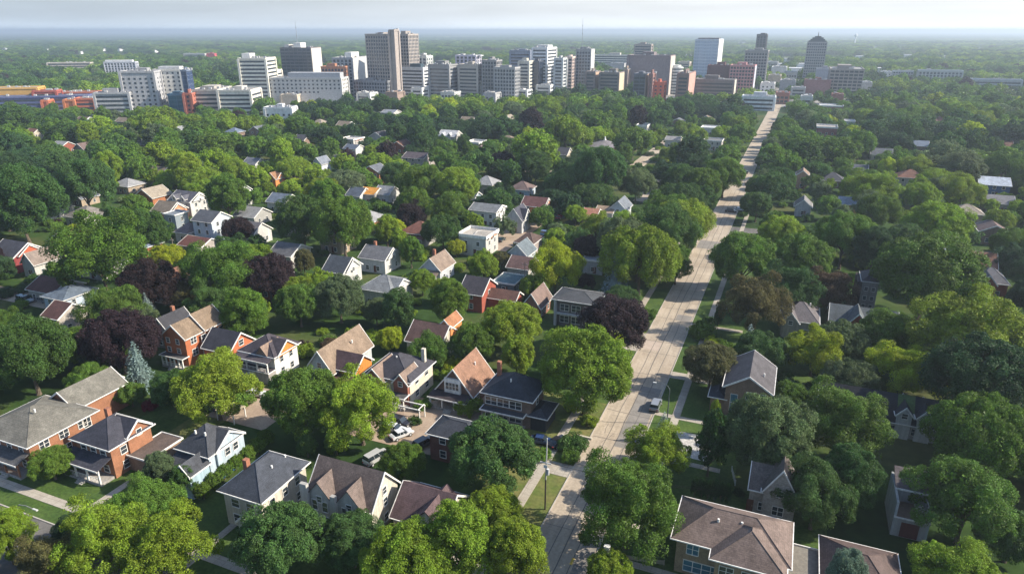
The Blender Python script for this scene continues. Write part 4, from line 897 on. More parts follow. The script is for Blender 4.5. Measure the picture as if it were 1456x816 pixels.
tower(135, 181, 133, 157, .95, 'bands', (.36, .36, .37), 'low grey banded parking deck left of the pale grey slab block', 'the low grey parking deck', off=5, name='parking_deck', cat='parking garage')
tower(312, 358, 129, 154, .95, 'bands', (.60, .56, .49), 'creamy white parking garage with dark slots in its long front', 'the creamy parking garage', off=6, name='parking_garage', cat='parking garage', minD=30)
tower(275, 311, 128, 150, .95, 'bands', (.42, .39, .35), 'flat roofed concrete deck left of the creamy parking garage', 'the flat concrete deck', off=9, name='parking_deck', cat='parking garage', minD=40)
tower(340, 390, 84, 134, .72, 'bands', (.62, .58, .50), 'cream tower with strong white horizontal bands left of the dark banded tower', 'the cream banded tower', pent=((.05, .35, 5, (.7, .68, .64)),))
tower(378, 399, 101, 132, .6, 'bands', (.60, .56, .49), 'lower cream wing with rounded bands beside the cream banded tower', 'the lower cream wing', off=9, name='office_wing', cat='building')
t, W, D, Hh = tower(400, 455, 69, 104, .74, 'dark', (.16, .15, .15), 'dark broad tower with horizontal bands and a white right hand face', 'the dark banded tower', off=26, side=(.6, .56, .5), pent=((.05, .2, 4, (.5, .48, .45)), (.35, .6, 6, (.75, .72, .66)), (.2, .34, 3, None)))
tower(384, 488, 112, 138, .96, 'punched', (.47, .46, .44), 'long cream grey block with two rows of small windows and an arcade', 'the long arcaded block', off=8, name='civic_block', cat='office block', pent=((.25, .97, 5.5, (.40, .41, .43)),), minD=26, wk='stone')
tower(458, 494, 96, 120, .85, 'grid', (.42, .20, .12), 'orange brown brick block behind the long arcaded block', 'the orange brown block', off=20, name='office_block', cat='office block')
tower(471, 519, 83, 118, .55, 'ribs', (.34, .34, .35), 'grey and white ribbed tower with a white cube on its roof', 'the grey ribbed tower', off=16, side=(.5, .5, .5), pent=((.45, .8, 6, (.75, .73, .68)),))
t1 = tower(528, 564, 50, 124, .86, 'grid', (.34, .30, .27), 'left half of the tallest twin tower, brown grey grid of piers and windows', 'the left twin tower', off=14, pier=(3.0, 1.0), minD=22)
t2 = tower(566, 590, 50, 118, .9, 'grid', (.34, .30, .27), 'right half of the tallest twin tower, brown grey grid, set slightly back', 'the right twin tower', off=15, pier=(3.0, 1.0), minD=22)
tower(560, 567, 44, 126, .9, 'plain', (.30, .26, .235), 'bare concrete lift shaft joining and topping the tallest twin towers', 'the lift shaft', off=15, name='lift_shaft', cat='tower', minD=9, pent=((0, 1, .6, None),))
tower(569, 608, 97, 128, .86, 'bands', (.60, .60, .61), 'dark glass block with bright white bands and a rounded dark top', 'the white banded dark glass block', gc=(.02, .03, .045), off=6, pent=((.25, .85, 4.5, (.04, .07, .09)),), name='office_block', cat='office block')
tower(592, 613, 81, 97, .8, 'ribs', (.58, .59, .56), 'white ribbed block peeking out right of the twin tower', 'the white ribbed tower', off=34, name='office_block', cat='office block')
tower(505, 552, 116, 134, .95, 'grid', (.24, .25, .27), 'low slate grey stepped block below the twin tower', 'the low stepped block', off=5, name='office_block', cat='office block')
tower(610, 650, 93, 128, .7, 'bands', (.25, .25, .25), 'grey banded block with a pale stair shaft left of the white topped block', 'the grey banded block', off=11, name='office_block', cat='office block')
tower(651, 682, 80, 100, .9, 'ribs', (.48, .46, .52), 'lilac white block with a white frame on its right shoulder', 'the lilac white block', off=34, pent=((.6, 1.2, 1, (.7, .7, .7)),), name='office_block', cat='office block')
tower(653, 686, 93, 128, .8, 'bands', (.38, .35, .31), 'tan banded block in front of the lilac white block', 'the tan banded block', off=11, name='office_block', cat='office block')
tower(687, 712, 87, 126, .8, 'grid', (.26, .25, .25), 'tall grey gridded block right of the tan banded block', 'the tall grey gridded block', off=14, name='office_block', cat='office block')
tower(704, 738, 97, 134, .85, 'grid', (.33, .33, .33), 'lower grey gridded block with a pale roof box beside the taller gridded block', 'the lower grey gridded block', off=8, name='office_block', cat='office block')
tower(625, 690, 124, 133, .97, 'bands', (.30, .14, .12), 'low red brown terrace with a cluttered roof in front of the grey blocks', 'the low red brown terrace', off=4, name='low_block', cat='building', wk='brick')
t, W, D, Hh = tower(680, 704, 117, 134, .95, 'plain', (.62, .57, .46), 'plain creamy curved wall block at the end of the low red brown terrace', 'the creamy curved wall block', off=5, name='low_block', cat='building')
tower(728, 757, 73, 90, .97, 'bands', (.26, .28, .33), 'wide bluish grey slab seen over the roofs left of the white banded tower', 'the wide bluish slab', off=36, name='office_block', cat='office block')
tower(739, 757, 88, 120, .8, 'bands', (.50, .48, .42), 'cream banded block left of the dark glass column', 'the cream banded block', off=15, name='office_block', cat='office block')
tower(756, 770, 88, 124, .85, 'glass', (.05, .06, .085), 'dark navy glass column in front of the white banded tower', 'the dark navy glass column', gc=(.02, .03, .055), off=10)
tower(757, 791, 69, 120, .6, 'bands', (.64, .63, .61), 'tall white tower with thin dark bands and a framed roof', 'the tall white banded tower', off=12, pent=((.1, .9, 3.5, (.6, .6, .6)),))
tower(789, 805, 84, 112, .7, 'bands', (.42, .44, .44), 'grey green banded block behind the tall white banded tower', 'the grey green banded block', off=22, name='office_block', cat='office block')
tower(803, 820, 82, 107, .6, 'grid', (.58, .46, .40), 'pale pink block with cream corner right of the grey green block', 'the pale pink block', off=24, name='office_block', cat='office block')
tower(819, 844, 71, 116, .8, 'grid', (.27, .28, .29), 'tall grey gridded tower with a white right corner and a rooftop mast', 'the tall grey masted tower', off=14, side=(.55, .55, .53))
tower(846, 896, 79, 85, .97, 'bands', (.58, .55, .50), 'long thin white building stretching behind the masted tower', 'the long thin white building', off=16, name='low_block', cat='building')
tower(902, 927, 64, 80, .9, 'bands', (.34, .29, .26), 'tan stepped block standing far behind the wide mauve brown block', 'the far tan block', off=26, name='office_block', cat='office block')
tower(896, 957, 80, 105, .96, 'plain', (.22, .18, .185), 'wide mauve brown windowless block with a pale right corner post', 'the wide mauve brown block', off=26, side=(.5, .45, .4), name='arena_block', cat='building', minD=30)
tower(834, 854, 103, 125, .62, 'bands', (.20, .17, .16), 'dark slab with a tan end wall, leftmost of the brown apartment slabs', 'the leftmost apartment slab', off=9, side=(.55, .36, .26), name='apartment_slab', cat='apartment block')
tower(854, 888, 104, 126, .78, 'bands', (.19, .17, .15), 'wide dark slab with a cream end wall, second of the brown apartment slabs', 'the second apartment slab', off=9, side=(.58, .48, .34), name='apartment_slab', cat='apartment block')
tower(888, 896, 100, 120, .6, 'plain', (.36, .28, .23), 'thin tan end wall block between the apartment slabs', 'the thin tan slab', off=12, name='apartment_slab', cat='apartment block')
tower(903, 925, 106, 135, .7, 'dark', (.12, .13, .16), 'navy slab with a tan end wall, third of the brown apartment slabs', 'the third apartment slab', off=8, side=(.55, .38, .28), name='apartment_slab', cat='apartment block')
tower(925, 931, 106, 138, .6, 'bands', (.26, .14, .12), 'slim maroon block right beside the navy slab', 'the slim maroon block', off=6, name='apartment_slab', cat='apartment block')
tower(931, 948, 118, 138, .8, 'punched', (.55, .14, .08), 'small bright red and glass block beside the rounded white tower', 'the bright red block', off=5, name='red_block', cat='building')
# rounded banded tower
x, y = G(957, 140, 0); t = thing('round_tower', 'rounded tower of stacked white balconies with a flat white cap', 'tower', x * 1.0, y + 60); px_, py_ = x * (y + 60) / y, y + 60; t.location = (px_, py_, 0)
FOOT.append((px_, py_, 16)); keep_rect(946, 107, 969, 136, py_, 6); LAND.append(('the rounded white tower', 957, 122))
hz = 30.0
MB().cyl(0, 0, 0, hz, 8.3, 20).build('wall', mat((.12, .14, .16), 'glass'), t)
for i in range(9): MB().cyl(0, 0, 1.5 + i * 3.4, 3.0 + i * 3.4, 9.3, 20).build('balcony', mat((.58, .58, .57), 'concrete'), t)
MB().cyl(0, 0, hz + .01, hz + 2.4, 6.5, 20).build('cap', mat((.6, .6, .58), 'concrete'), t)
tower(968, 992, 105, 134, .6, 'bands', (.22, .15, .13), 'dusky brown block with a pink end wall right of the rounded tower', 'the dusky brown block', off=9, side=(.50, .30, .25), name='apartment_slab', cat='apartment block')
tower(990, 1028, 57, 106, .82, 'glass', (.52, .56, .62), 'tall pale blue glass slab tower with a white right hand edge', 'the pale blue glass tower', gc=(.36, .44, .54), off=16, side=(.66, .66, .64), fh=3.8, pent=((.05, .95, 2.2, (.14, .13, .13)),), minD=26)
tower(1008, 1040, 94, 111, .95, 'plain', (.17, .085, .085), 'dark maroon windowless block in front of the pale blue glass tower', 'the dark maroon block', off=20, name='arena_block', cat='building', wk='brick')
tower(1040, 1076, 94, 116, .9, 'grid', (.46, .22, .22), 'pinkish red framed block with a white corner right of the maroon block', 'the pinkish red block', off=18, side=(.5, .5, .56), name='office_block', cat='office block')
tower(992, 1048, 114, 132, .95, 'bands', (.17, .15, .145), 'long low dark brown block with a cream pylon at its right end', 'the long low dark brown block', off=7, side=(.55, .52, .44), name='low_block', cat='building', minD=22)
tower(1060, 1093, 73, 108, .9, 'grid', (.28, .27, .26), 'broad grey setback body below the slim dark tower', 'the grey setback body', off=16, minD=28)
tower(1074, 1089, 50, 74, .8, 'ribs', (.13, .125, .135), 'slim dark charcoal tower rising behind the grey setback body', 'the slim dark tower', off=36)
# lower blocks filling the gaps of downtown
_r2 = random.Random(4); _cols = [('white', (.58, .58, .56)), ('tan', (.46, .40, .32)), ('grey', (.34, .34, .34)), ('pale grey', (.48, .48, .47)), ('red brick', (.28, .12, .09)), ('brown', (.24, .18, .15))]
_sn = set()
for (px, py, wp, hp) in ((410, 144, 26, 8), (596, 136, 16, 10), (640, 139, 22, 7), (745, 137, 18, 8), (776, 131, 22, 9), (800, 118, 18, 10), (812, 124, 14, 8), (868, 92, 26, 7), (880, 98, 22, 7), (975, 96, 18, 7), (1100, 96, 20, 7), (1112, 104, 22, 8), (1128, 112, 20, 8), (1105, 117, 18, 9), (1125, 124, 22, 9), (1096, 128, 20, 9), (1140, 134, 20, 8), (1118, 141, 20, 8), (1206, 128, 24, 6), (1236, 124, 16, 6), (1264, 108, 16, 5), (1062, 126, 20, 9), (700, 140, 18, 7), (560, 140, 18, 8), (460, 142, 24, 5), (520, 140, 20, 7), (1196, 142, 16, 7), (1152, 146, 16, 8), (845, 128, 12, 7), (730, 128, 12, 14)):
    cn, cc = _r2.choice(_cols); st_ = _r2.choice(('bands', 'grid', 'plain', 'bands', 'punched'))
    nr_ = sorted((q for q in LAND if q[2] < 150 and q[2] > 60), key=lambda q: math.hypot(q[1] - px, (q[2] - py) * 1.5)); lb = None
    for q in nr_[:8]:
        dx, dy = px - q[1], py - q[2]
        w_ = ('just left of' if dx < 0 else 'just right of') if abs(dx) > abs(dy) * 1.2 else ('above' if dy < 0 else 'at the foot of')
        lb = f'low {cn} downtown block {w_} {q[0]}'
        if lb not in _sn and len(lb.split()) <= 16: break
    _sn.add(lb); sv = LAND[:]
    tower(px - wp / 2, px + wp / 2, py - hp, py, .85, st_, cc, lb, '', off=4, name='low_block', cat='building', minD=14, pent=((.2, .6, 1.6, None),))
    LAND[:] = sv
# the stepped grey tower on the right
t, W, D, Hh = tower(1146, 1174, 61, 104, .9, 'grid', (.27, .27, .28), 'grey art deco tower with a tapering dark crown and a short spire', 'the grey spired tower', off=12, pier=(2.6, 1.1), minD=26, pent=((.45, .55, 1.0, None),))
dk = mat((.11, .12, .12), 'metal')
for k, (s, z0, z1) in enumerate(((.46, 0, 2.2), (.38, 2.21, 4.4), (.29, 4.41, 6.4), (.17, 6.41, 8.0))): box('crown_step', t, dk, -W * s, W * s, -D * s, D * s, Hh + .32 + z0, Hh + .32 + z1)
MB().tube([(0, 0, Hh + 8.3), (0, 0, Hh + 14)], [.7, .25], 8).build('spire', dk, t)
tower(1163, 1184, 99, 112, .95, 'plain', (.36, .36, .40), 'pale lavender blank wall block right of the spired tower foot', 'the lavender blank block', off=14, name='office_block', cat='office block')
tower(1184, 1239, 99, 122, .78, 'grid', (.29, .26, .24), 'wide grey brown gridded slab right of the spired tower', 'the wide grey brown slab', off=12, pier=(4.5, .9), name='office_block', cat='office block', minD=24)
tower(1148, 1183, 115, 128, .95, 'plain', (.24, .12, .115), 'low brick red block with a white canopy in front of the wide slab', 'the low brick red block', off=7, name='low_block', cat='building', wk='brick')
tower(1060, 1106, 138, 150, .95, 'bands', (.58, .6, .62), 'low white roofed block at the left of the street end', 'the low white roofed block', off=4, name='low_block', cat='building')
tower(1312, 1368, 101, 111, .97, 'ribs', (.42, .44, .44), 'long low pale green industrial hall with a yellow strip at the right', 'the long pale hall', off=5, name='industrial_hall', cat='hall')
tower(1391, 1452, 114, 122, .97, 'bands', (.40, .42, .44), 'long low white grey hall nearest the right edge', 'the white hall at the right edge', off=4, name='industrial_hall', cat='hall')
tower(1274, 1300, 102, 109, .97, 'grid', (.42, .44, .45), 'small pale flat block left of the long pale hall', 'the small pale flat block', off=5, name='industrial_hall', cat='hall')
tower(70, 124, 90, 98, .97, 'bands', (.46, .42, .36), 'long thin tan roofed hall among the trees at the upper left', 'the thin tan hall', off=5, name='industrial_hall', cat='hall')
tower(262, 290, 77, 82, .97, 'bands', (.46, .46, .43), 'low pale curved roof hall beside a red box at the upper left', 'the pale curved roof hall', off=4, name='industrial_hall', cat='hall')
tower(294, 305, 77, 83, .9, 'plain', (.50, .08, .10), 'bright crimson box building far off at the upper left', 'the crimson box', off=4, name='store_building', cat='building')
# long orange and blue hall at the left edge
t, W, D, Hh = tower(-12, 47, 126, 142, .97, 'plain', (.50, .30, .09), 'long amber yellow hall at the left edge of the skyline', 'the amber hall', off=10, name='warehouse', cat='hall', minD=20, wk='metal')
tower(47, 76, 130, 142, .97, 'bands', (.34, .09, .07), 'maroon and coral red hall right of the amber hall', 'the maroon hall', off=10, name='warehouse', cat='hall')
tower(76, 132, 132, 139, .97, 'bands', (.44, .15, .09), 'low long coral red roofed hall tapering towards the parking deck', 'the coral red hall', off=9, name='warehouse', cat='hall')
tower(-12, 112, 138, 149, .99, 'bands', (.10, .12, .24), 'very long indigo blue hall below the amber and red ones at the left edge', 'the indigo blue hall', off=5, name='warehouse', cat='hall')
tower(55, 63, 144, 152, .9, 'plain', (.46, .15, .08), 'small red cube shed in front of the indigo blue hall', 'the small red cube', off=4, name='shed', cat='shed')
tower(87, 101, 143, 152, .9, 'plain', (.48, .18, .08), 'larger orange red cube shed in front of the indigo blue hall', 'the orange red cube', off=4, name='shed', cat='shed')
tower(103, 130, 141, 152, .9, 'bands', (.45, .15, .09), 'orange red low shed at the right end of the indigo blue hall', 'the orange red low shed', off=3, name='shed', cat='shed')
tower(374, 415, 154, 166, .9, 'punched', (.62, .62, .62), 'white low building with round openings among the nearest downtown trees', 'the white low building', off=4, name='low_building', cat='building')
# masts
for (px, yt, yb, lab, nm) in ((425.5, 30, 92, 'thin tall mast rising behind the dark banded tower', 'radio_mast'), (827, 27, 88, 'thin tall dark mast rising from behind the tall grey gridded tower', 'radio_mast'), (1215, 52, 66, 'thin white water tower mast far off right of the spired tower', 'water_tower')):
    Y = 72500 / (yb - 44); d = (yt - CY) / F; z = H + Y * (-st - d * ct) / (ct - d * st)
    x = (px - CX) * (Y * ct + H * .3) / F
    t = thing(nm, lab, 'mast' if nm == 'radio_mast' else 'water tower', x, Y, 0)
    mm = mat((.25, .27, .30), 'metal') if nm == 'radio_mast' else mat((.75, .75, .75), 'metal')
    MB().tube([(0, 0, 0), (0, 0, z * .6), (0, 0, z)], [.9, .6, .3] if nm == 'radio_mast' else [3, 3, 3], 6).build('pole', mm, t)
    if nm == 'radio_mast':
        for k in range(4): MB().tube([(0, 0, z * (.3 + .18 * k)), (0, 0, z * (.3 + .18 * k) + 1.4)], [1.3, 1.3], 6).build('antenna_ring', mm, t)
    else: MB().tube([(0, 0, z - 4), (0, 0, z), (0, 0, z + 6), (0, 0, z + 11)], [2, 6, 6.5, 1.5], 10).build('tank', mm, t, True)
# specks of white far beyond downtown
SP = [(8, 72, 14), (68, 73, 7), (117, 77, 8), (148, 73, 8), (171, 73, 9), (222, 75, 7), (278, 51, 3), (290, 51, 4), (308, 51, 4), (627, 57, 5), (688, 58, 6), (783, 60, 4), (865, 92, 12), (880, 92, 12), (975, 82, 22), (1000, 82, 10), (1222, 84, 10), (1290, 82, 14), (1313, 77, 4), (1343, 84, 8), (1130, 103, 16), (1118, 88, 10), (1250, 103, 9), (1393, 71, 7), (1438, 66, 4), (1245, 70, 6), (1055, 63, 12), (1280, 70, 4), (1140, 96, 14), (1106, 96, 10)]
WHM = mat((.72, .72, .70), 'metal')
names_ = sorted(LAND, key=lambda q: q[1])
for i, (px, py, wp) in enumerate(SP):
    x, y = G(px, py); Wd = wp * y / F; hgt = max(7, 1.1 * y / F)
    near = min((q for q in names_ if q[2] > 60), key=lambda q: abs(q[1] - px))
    rel = 'left of' if px < near[1] - 4 else ('right of' if px > near[1] + 4 else 'straight above')
    t = thing('warehouse', f'tiny white building far beyond downtown, {rel} {near[0]}', 'warehouse', x, y, 0, group='tiny white buildings in the distance')
    box('wall', t, WHM, -Wd / 2, Wd / 2, -12, 12, 0, hgt); box('roof', t, mat((.6, .6, .6), 'metal'), -Wd / 2 - .5, Wd / 2 + .5, -12.5, 12.5, hgt + .01, hgt + .8)
    FOOT.append((x, y, Wd / 2 + 30))
    for q_ in (-.4, 0, .4): KP.append((px + q_ * wp, py - 1.6, y)); KP.append((px + q_ * wp, py - .3, y))
# ---------------------------------------------------------------- trees
def crown_mesh(name, seed, n1, n2, nleaf, lsz, fill, shape='round', lobe=(.30, .42), sub=(.32, .5), core=True, mat_=None):
    """unit crown: radius about 1, standing on z=0 with its middle at about z=1.1. lobes > clumps > leaf sized faces"""
    rg = np.random.default_rng(seed)
    L1 = []
    for i in range(n1):
        z = 1 - 1.65 * (i + .5) / n1; ph = i * 2.39996 + rg.uniform(-.5, .5)
        r = math.sqrt(max(0, 1 - z * z)); s = rg.uniform(.62, .79)
        if shape == 'round': p = np.array([r * math.cos(ph) * s, r * math.sin(ph) * s, 1.08 + z * .80 * s])
        elif shape == 'tall': p = np.array([r * math.cos(ph) * s * .82, r * math.sin(ph) * s * .82, 1.25 + z * 1.15 * s])
        elif shape == 'wide': p = np.array([r * math.cos(ph) * s * 1.05, r * math.sin(ph) * s * 1.05, .92 + z * .55 * s])
        elif shape == 'ragged': s = rg.uniform(.30, 1.02); p = np.array([r * math.cos(ph) * s, r * math.sin(ph) * s, 1.12 + z * .85 * s])
        elif shape == 'bush': p = np.array([r * math.cos(ph) * s, r * math.sin(ph) * s, .5 + z * .42 * s])
        L1.append((p, rg.uniform(*lobe)))
    off = rg.uniform(-.16, .16, 3); off[2] = 0
    subs = []
    for p, r in L1:
        p = p + off * rg.uniform(0, 1)
        for j in range(n2):
            d = rg.normal(size=3); d /= np.linalg.norm(d)
            out = p - np.array([0, 0, .9]); out = out / (np.linalg.norm(out) + 1e-6)
            if d @ out < -.25: d = -d
            rs = r * rg.uniform(*sub)
            subs.append((p + d * (r - rs * .6) * np.array([1, 1, .9]), rs, out))
    C = np.array([s[0] for s in subs]); RS = np.array([s[1] for s in subs]); OUT = np.array([s[2] for s in subs])
    n = len(subs) * nleaf
    idx = np.repeat(np.arange(len(subs)), nleaf)
    # loose foliage through the inside of every lobe
    C1 = np.array([q[0] for q in L1]); R1 = np.array([q[1] for q in L1])
    d = rg.normal(size=(n, 3)); d[:, 2] += .35; d += OUT[idx] * .5; d /= np.linalg.norm(d, axis=1)[:, None]
    P = C[idx] + d * (RS[idx] * rg.uniform(.75, 1.15, n))[:, None]
    nr = d * .9 + rg.normal(size=(n, 3)) * .45; nr[:, 2] += .2; nr /= np.linalg.norm(nr, axis=1)[:, None]
    a = rg.normal(size=(n, 3)); a -= nr * (a * nr).sum(1)[:, None]; a /= np.linalg.norm(a, axis=1)[:, None]
    b = np.cross(nr, a); s = lsz * rg.uniform(.6, 1.3, n)[:, None]
    fold = nr * s * .18
    v = np.stack([P - a * s * .5 - fold, P - b * s * .33, P + a * s * .5 - fold, P + b * s * .33], 1).reshape(-1, 3)
    faces = np.arange(n * 4).reshape(-1, 4)
    V = [v]; Fc = [faces.tolist()]; o = n * 4
    nf = int(fill); k1 = rg.integers(0, len(L1), nf); dd = rg.normal(size=(nf, 3)); dd /= np.linalg.norm(dd, axis=1)[:, None]
    cc = C1.mean(0); tt = rg.uniform(.35, 1, nf)[:, None]
    Pf = cc + (C1[k1] - cc) * tt + dd * (R1[k1] * rg.uniform(.1, .8, nf))[:, None]
    a = rg.normal(size=(nf, 3)); a /= np.linalg.norm(a, axis=1)[:, None]; b = np.cross(a, rg.normal(size=(nf, 3))); b /= np.linalg.norm(b, axis=1)[:, None]
    s = lsz * 1.7 * rg.uniform(.7, 1.3, nf)[:, None]
    V.append(np.stack([Pf - a * s * .5, Pf - b * s * .4, Pf + a * s * .5, Pf + b * s * .4], 1).reshape(-1, 3)); Fc.append((np.arange(nf * 4) + o).reshape(-1, 4).tolist()); o += nf * 4
    if False:
        import bmesh
        for p, r in L1:
            bm = bmesh.new(); bmesh.ops.create_icosphere(bm, subdivisions=1, radius=r * .56)
            vv = np.array([q.co[:] for q in bm.verts]) * rg.uniform(.85, 1.1, (len(bm.verts), 1)) + p
            V.append(vv); Fc.append([[q.index + o for q in f.verts] for f in bm.faces]); o += len(vv); bm.free()
    V = np.concatenate(V); Fs = [f for g_ in Fc for f in g_]
    me = bpy.data.meshes.new(name); me.from_pydata(V.tolist(), [], Fs); me.materials.append(mat_ or LEAF)
    return me
def conifer_mesh(name, seed, layers, per, w_, lsz, mat_=None):
    """unit height 2, whorls of drooping boughs made of needle clumps"""
    rg = np.random.default_rng(seed); v = []; f = []
    for i in range(layers):
        t = (i + .5) / layers; z = .12 + t * 1.85; rad = w_ * (1 - t) ** .85 + .03
        k = max(5, int(per * (1 - t) + 4))
        for j in range(k):
            ph = j * 2 * math.pi / k + i * 1.7 + rg.uniform(-.2, .2); L_ = rad * rg.uniform(.8, 1.12)
            m = max(3, int(L_ / lsz * 2.0))
            for q in range(m):
                s = (q + .6) / m
                for _ in range(2):
                    c = np.array([math.cos(ph) * L_ * s, math.sin(ph) * L_ * s, z - L_ * .28 * s * s + rg.uniform(-.02, .03)]) + rg.normal(size=3) * lsz * .3
                    a = np.array([math.cos(ph), math.sin(ph), -.2]) + rg.normal(size=3) * .4; a /= np.linalg.norm(a)
                    b = np.cross(a, np.array([0, 0, 1.]) + rg.normal(size=3) * .5); b /= np.linalg.norm(b)
                    sz = lsz * rg.uniform(.7, 1.3); o = len(v)
                    v += [c - a * sz * .6, c - b * sz * .3, c + a * sz * .6, c + b * sz * .3]; f.append((o, o + 1, o + 2, o + 3))
    # inner cone keeps the stem dark
    o = len(v); nn = 9
    for z, r in ((.15, w_ * .55), (1.7, .04)):
        for j in range(nn): v.append(np.array([math.cos(2 * math.pi * j / nn) * r, math.sin(2 * math.pi * j / nn) * r, z]))
    for j in range(nn): f.append((o + j, o + (j + 1) % nn, o + nn + (j + 1) % nn, o + nn + j))
    me = bpy.data.meshes.new(name); me.from_pydata([tuple(p) for p in v], [], f); me.materials.append(mat_ or NEEDLE)
    return me
def trunk_mesh(seed, tall=False):
    rr = random.Random(seed); m = MB()
    m.tube([(0, 0, -.02), (.01, .0, .12), (.0, .02, .5), (.03, 0, .95)], [.075, .05, .04, .025], 8)
    for k in range(6):
        a = k * 1.05 + rr.uniform(-.3, .3); z = rr.uniform(.35, .6); L_ = rr.uniform(.35, .6)
        m.tube([(0, 0, z), (math.cos(a) * L_ * .5, math.sin(a) * L_ * .5, z + .28), (math.cos(a) * L_, math.sin(a) * L_, z + .55)], [.028, .018, .008], 5)
    me = bpy.data.meshes.new('trunk'); me.from_pydata(m.v, [], m.f); me.materials.append(BARK); return me
LODN = {}
for k, (shape, sd_) in enumerate((('round', 1), ('round', 2), ('ragged', 3), ('tall', 4), ('wide', 5), ('round', 6), ('ragged', 7), ('tall', 8))):
    lb = (.20, .31) if shape != 'ragged' else (.2, .36)
    LODN[('hi', k)] = crown_mesh('crown', 100 + sd_, 44 if shape != 'ragged' else 38, 12, 100, .037, 9000, shape, lb)
    LODN[('mid', k)] = crown_mesh('crown', 200 + sd_, 36, 8, 34, .075, 3000, shape, (.22, .33))
    if k < 5: LODN[('far', k)] = crown_mesh('crown', 300 + sd_, 20, 6, 12, .17, 500, shape, (.34, .5))
SHAPES = ['round', 'round', 'ragged', 'tall', 'wide', 'round', 'ragged', 'tall']
TRUNKS = [trunk_mesh(i) for i in range(4)]
BUSH = [crown_mesh('foliage', 400 + i, 16, 9, 46, .075, 1500, 'bush', (.30, .42)) for i in range(2)]
SPRUCE = [conifer_mesh('crown', 5, 17, 15, .62, .055), conifer_mesh('crown', 9, 15, 13, .72, .06)]
ARBO = crown_mesh('crown', 77, 30, 8, 26, .075, 1500, 'tall', (.22, .3))
# tints: base colour of the leaves
TINT = dict(W=(.14, .20, .14), G=(.056, .120, .026), D=(.036, .080, .028), M=(.092, .172, .022), L=(.165, .250, .020), Y=(.25, .315, .014), P=(.034, .020, .022), B=(.19, .25, .24), O=(.105, .10, .034), S=(.105, .150, .062), R=(.105, .068, .036), A=(.026, .075, .016), C=(.13, .010, .016))
CN = dict(W='pale green', G='dark green', D='deep blackish green', M='mid green', L='bright light green', Y='yellow green', P='dark purple', B='pale blue grey', O='bronze green', S='greyish green', R='reddish brown', A='dark green', C='crimson')
TREES = []   # (x, y, radius px etc.) placed ones
def tree_from_px(cx, cy, wpx, kind):
    """crown centre in the photo and crown width -> ground point and size"""
    zc = 8.0
    for _ in range(6):
        x, y = G(cx, cy, zc); dep = y * ct + (H - zc) * st; r = wpx / 2 * dep / F
        zc = {'round': 1.1, 'ragged': 1.1, 'tall': 1.25, 'wide': .92, 'bush': .5, 'spruce': 1.0 / .62, 'arbo': 2.6}[kind] * r * .98
    return x, y, r, zc
def put_tree(label, x, y, r, shape, tint, lod, hf=1.0, group=None, name=None, cat='tree', var=None):
    rr = random.Random(int(x * 13 + y * 7))
    jit = rr.uniform(.88, 1.12)
    if isinstance(tint, str): tint = TINT[tint]
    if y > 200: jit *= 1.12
    tint = [tint[0] * jit * rr.uniform(.92, 1.1), tint[1] * jit, tint[2] * jit * rr.uniform(.85, 1.15)]
    if shape == 'spruce':
        root = thing(name or 'spruce_tree', label, cat, x, y, 0, rr.uniform(0, 6.28), group); s = r / .52; root.scale = (s, s, s)
        me = SPRUCE[rr.randrange(2)]; c = link('crown', me, root); link('trunk', TRUNKS[0], root, (0, 0, 0)).scale = (.9, .9, .5)
    elif shape == 'arbo':
        root = thing(name or 'columnar_evergreen', label, cat, x, y, 0, rr.uniform(0, 6.28), group); root.scale = (r / .8, r / .8, r * 2.2 if r > 1.5 else r * 3.0)
        c = link('crown', ARBO, root, (0, 0, -.05)); link('trunk', TRUNKS[1], root)
    elif shape == 'bush':
        root = thing(name or 'bush', label, cat, x, y, 0, rr.uniform(0, 6.28), group); root.scale = (r, r, r * 1.1 * hf)
        c = link('foliage', BUSH[rr.randrange(2)], root)
    else:
        root = thing(name or 'broadleaf_tree', label, cat, x, y, 0, rr.uniform(0, 6.28), group)
        root.scale = (r * rr.uniform(.97, 1.04), r * rr.uniform(.97, 1.04), r * hf * .98)
        ks = [k for k in range(8) if SHAPES[k] == shape]; k = ks[rr.randrange(len(ks))]
        c = link('crown', LODN[(lod, k)], root); link('trunk', TRUNKS[rr.randrange(4)], root)
    c['tint'] = tint
    return root
